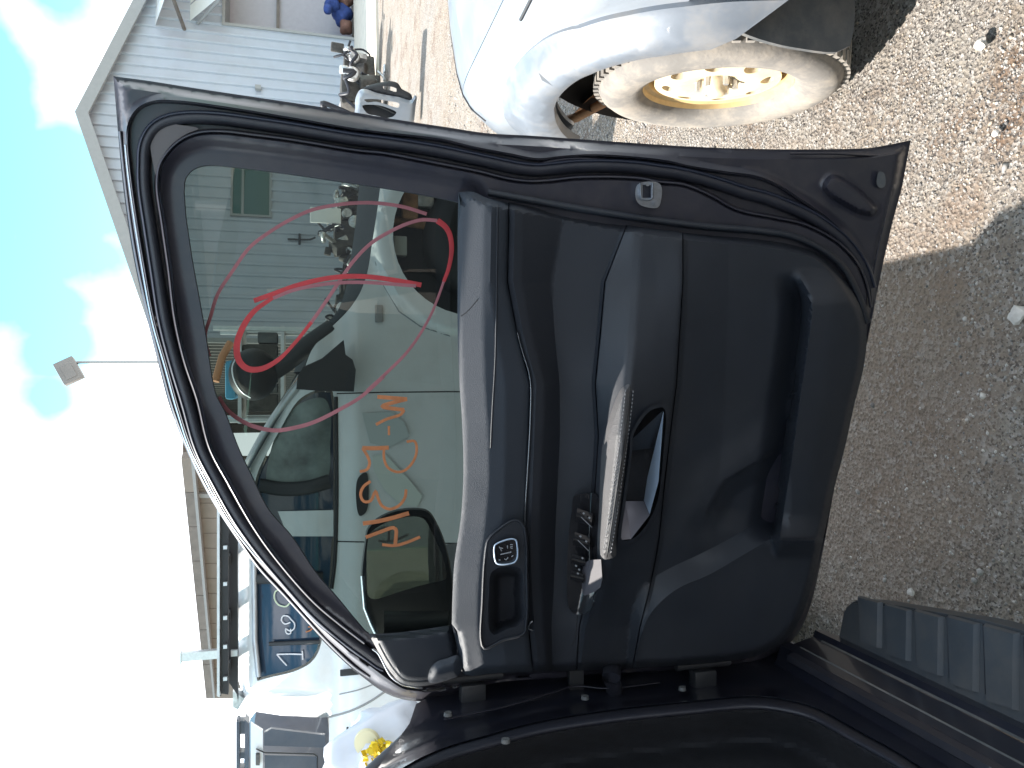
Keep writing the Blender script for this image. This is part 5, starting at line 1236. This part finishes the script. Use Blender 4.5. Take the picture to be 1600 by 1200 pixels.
# bundle of stuff in the doorway
a = shp(dj + 1.1, 0, -.5); th = thing('fabric_bundle', 'blue and brown bundle lying in the roller door opening of the shed', 'bundle', a)
for i, (dx, dz_, s_, m_) in enumerate(((0, .32, .34, 'blue'), (.5, .28, .32, 'redbrown'), (-.42, .22, .24, 'redbrown'), (.2, .62, .26, 'blue'), (.9, .38, .36, 'redbrown'), (-.1, .75, .15, 'blue'))):
    bm = bmesh.new(); bmesh.ops.create_icosphere(bm, subdivisions=3, radius=s_); g = np.random.default_rng(i)
    ph = g.uniform(0, 6, 3)
    for v in bm.verts: v.co *= 1 + .18 * math.sin(v.co.x * 14 + ph[0]) * math.sin(v.co.z * 12 + ph[1]); v.co.z *= .85
    bm.transform(Matrix.Translation(a + Vector((dx, -.1 * i, dz_)))); from_bm('cloth_roll', bm, m_, th)
# things left of the shed, seen through the glass
r_ = ray(345, 596); tt = 11.5 / r_.y; P0 = Vector((r_.x * tt, 11.5, CAMZ + r_.z * tt))
t = thing('storage_rack', 'tall steel rack under a blue tarp and orange tube, beside the shed corner', 'rack', (P0.x, P0.y, 0))
for dx in (-.55, .75): tube('upright', [(P0.x + dx, 11.5, 0), (P0.x + dx, 11.5, P0.z + .1)], .035, 'galv', t, 8); tube('upright', [(P0.x + dx, 12.5, 0), (P0.x + dx, 12.5, P0.z + .1)], .035, 'galv', t, 8)
for z in (.9, 1.75, P0.z - .25): box('shelf', (P0.x + .1, 12, z), (1.4, 1.0, .05), 'galv', t)
for i, z in enumerate((.25, 1.15, 2.0)): 
    g = np.random.default_rng(i + 50); xx = P0.x - .45
    while xx < P0.x + .55: w_ = g.uniform(.15, .35); hh_ = g.uniform(.25, .5); o = box('part_box', (xx + w_ / 2, 11.8, z - (.22 if z < .3 else .2) + hh_ / 2 + .02), (w_ * .9, .5, hh_), 'scrap_dark' if g.random() < .6 else 'mud', t, bev=.02); xx += w_
tp = box('blue_tarp', (P0.x + .02, 11.75, P0.z - .13), (.55, .6, .14), 'skyblue', None, bev=.05); tag(tp, 'folded light blue tarp on top of the tall steel rack', 'tarp')
ot = tube('orange_tube', [(P0.x + .0, 11.4, P0.z + .06), (P0.x + .35, 11.5, P0.z - .02), (P0.x + .55, 11.6, P0.z - .12)], .055, 'orange', None); tag(ot, 'faded orange tube lying beside the blue tarp on the steel rack', 'tube')

# ------------------------------------------------------------------ behind the camera: what the mirror sees
t = thing('yard_shed', 'tan steel shed across the yard, visible only in the door mirror', 'shed', (-3, -11, 0))
for k in range(14): box('wall_panel', (-9 + k * .92, -11, 1.6), (.90, .06, 3.2), 'concrete' if k % 3 else 'galv', t)
box('roof', (-3, -12.5, 3.3), (13.4, 3.6, .1), 'brown', t)
for k in range(3): box('support_post', (-5.5 + k * 2.6, -10.4, 1.6), (.12, .12, 3.2), 'white_roof', t)
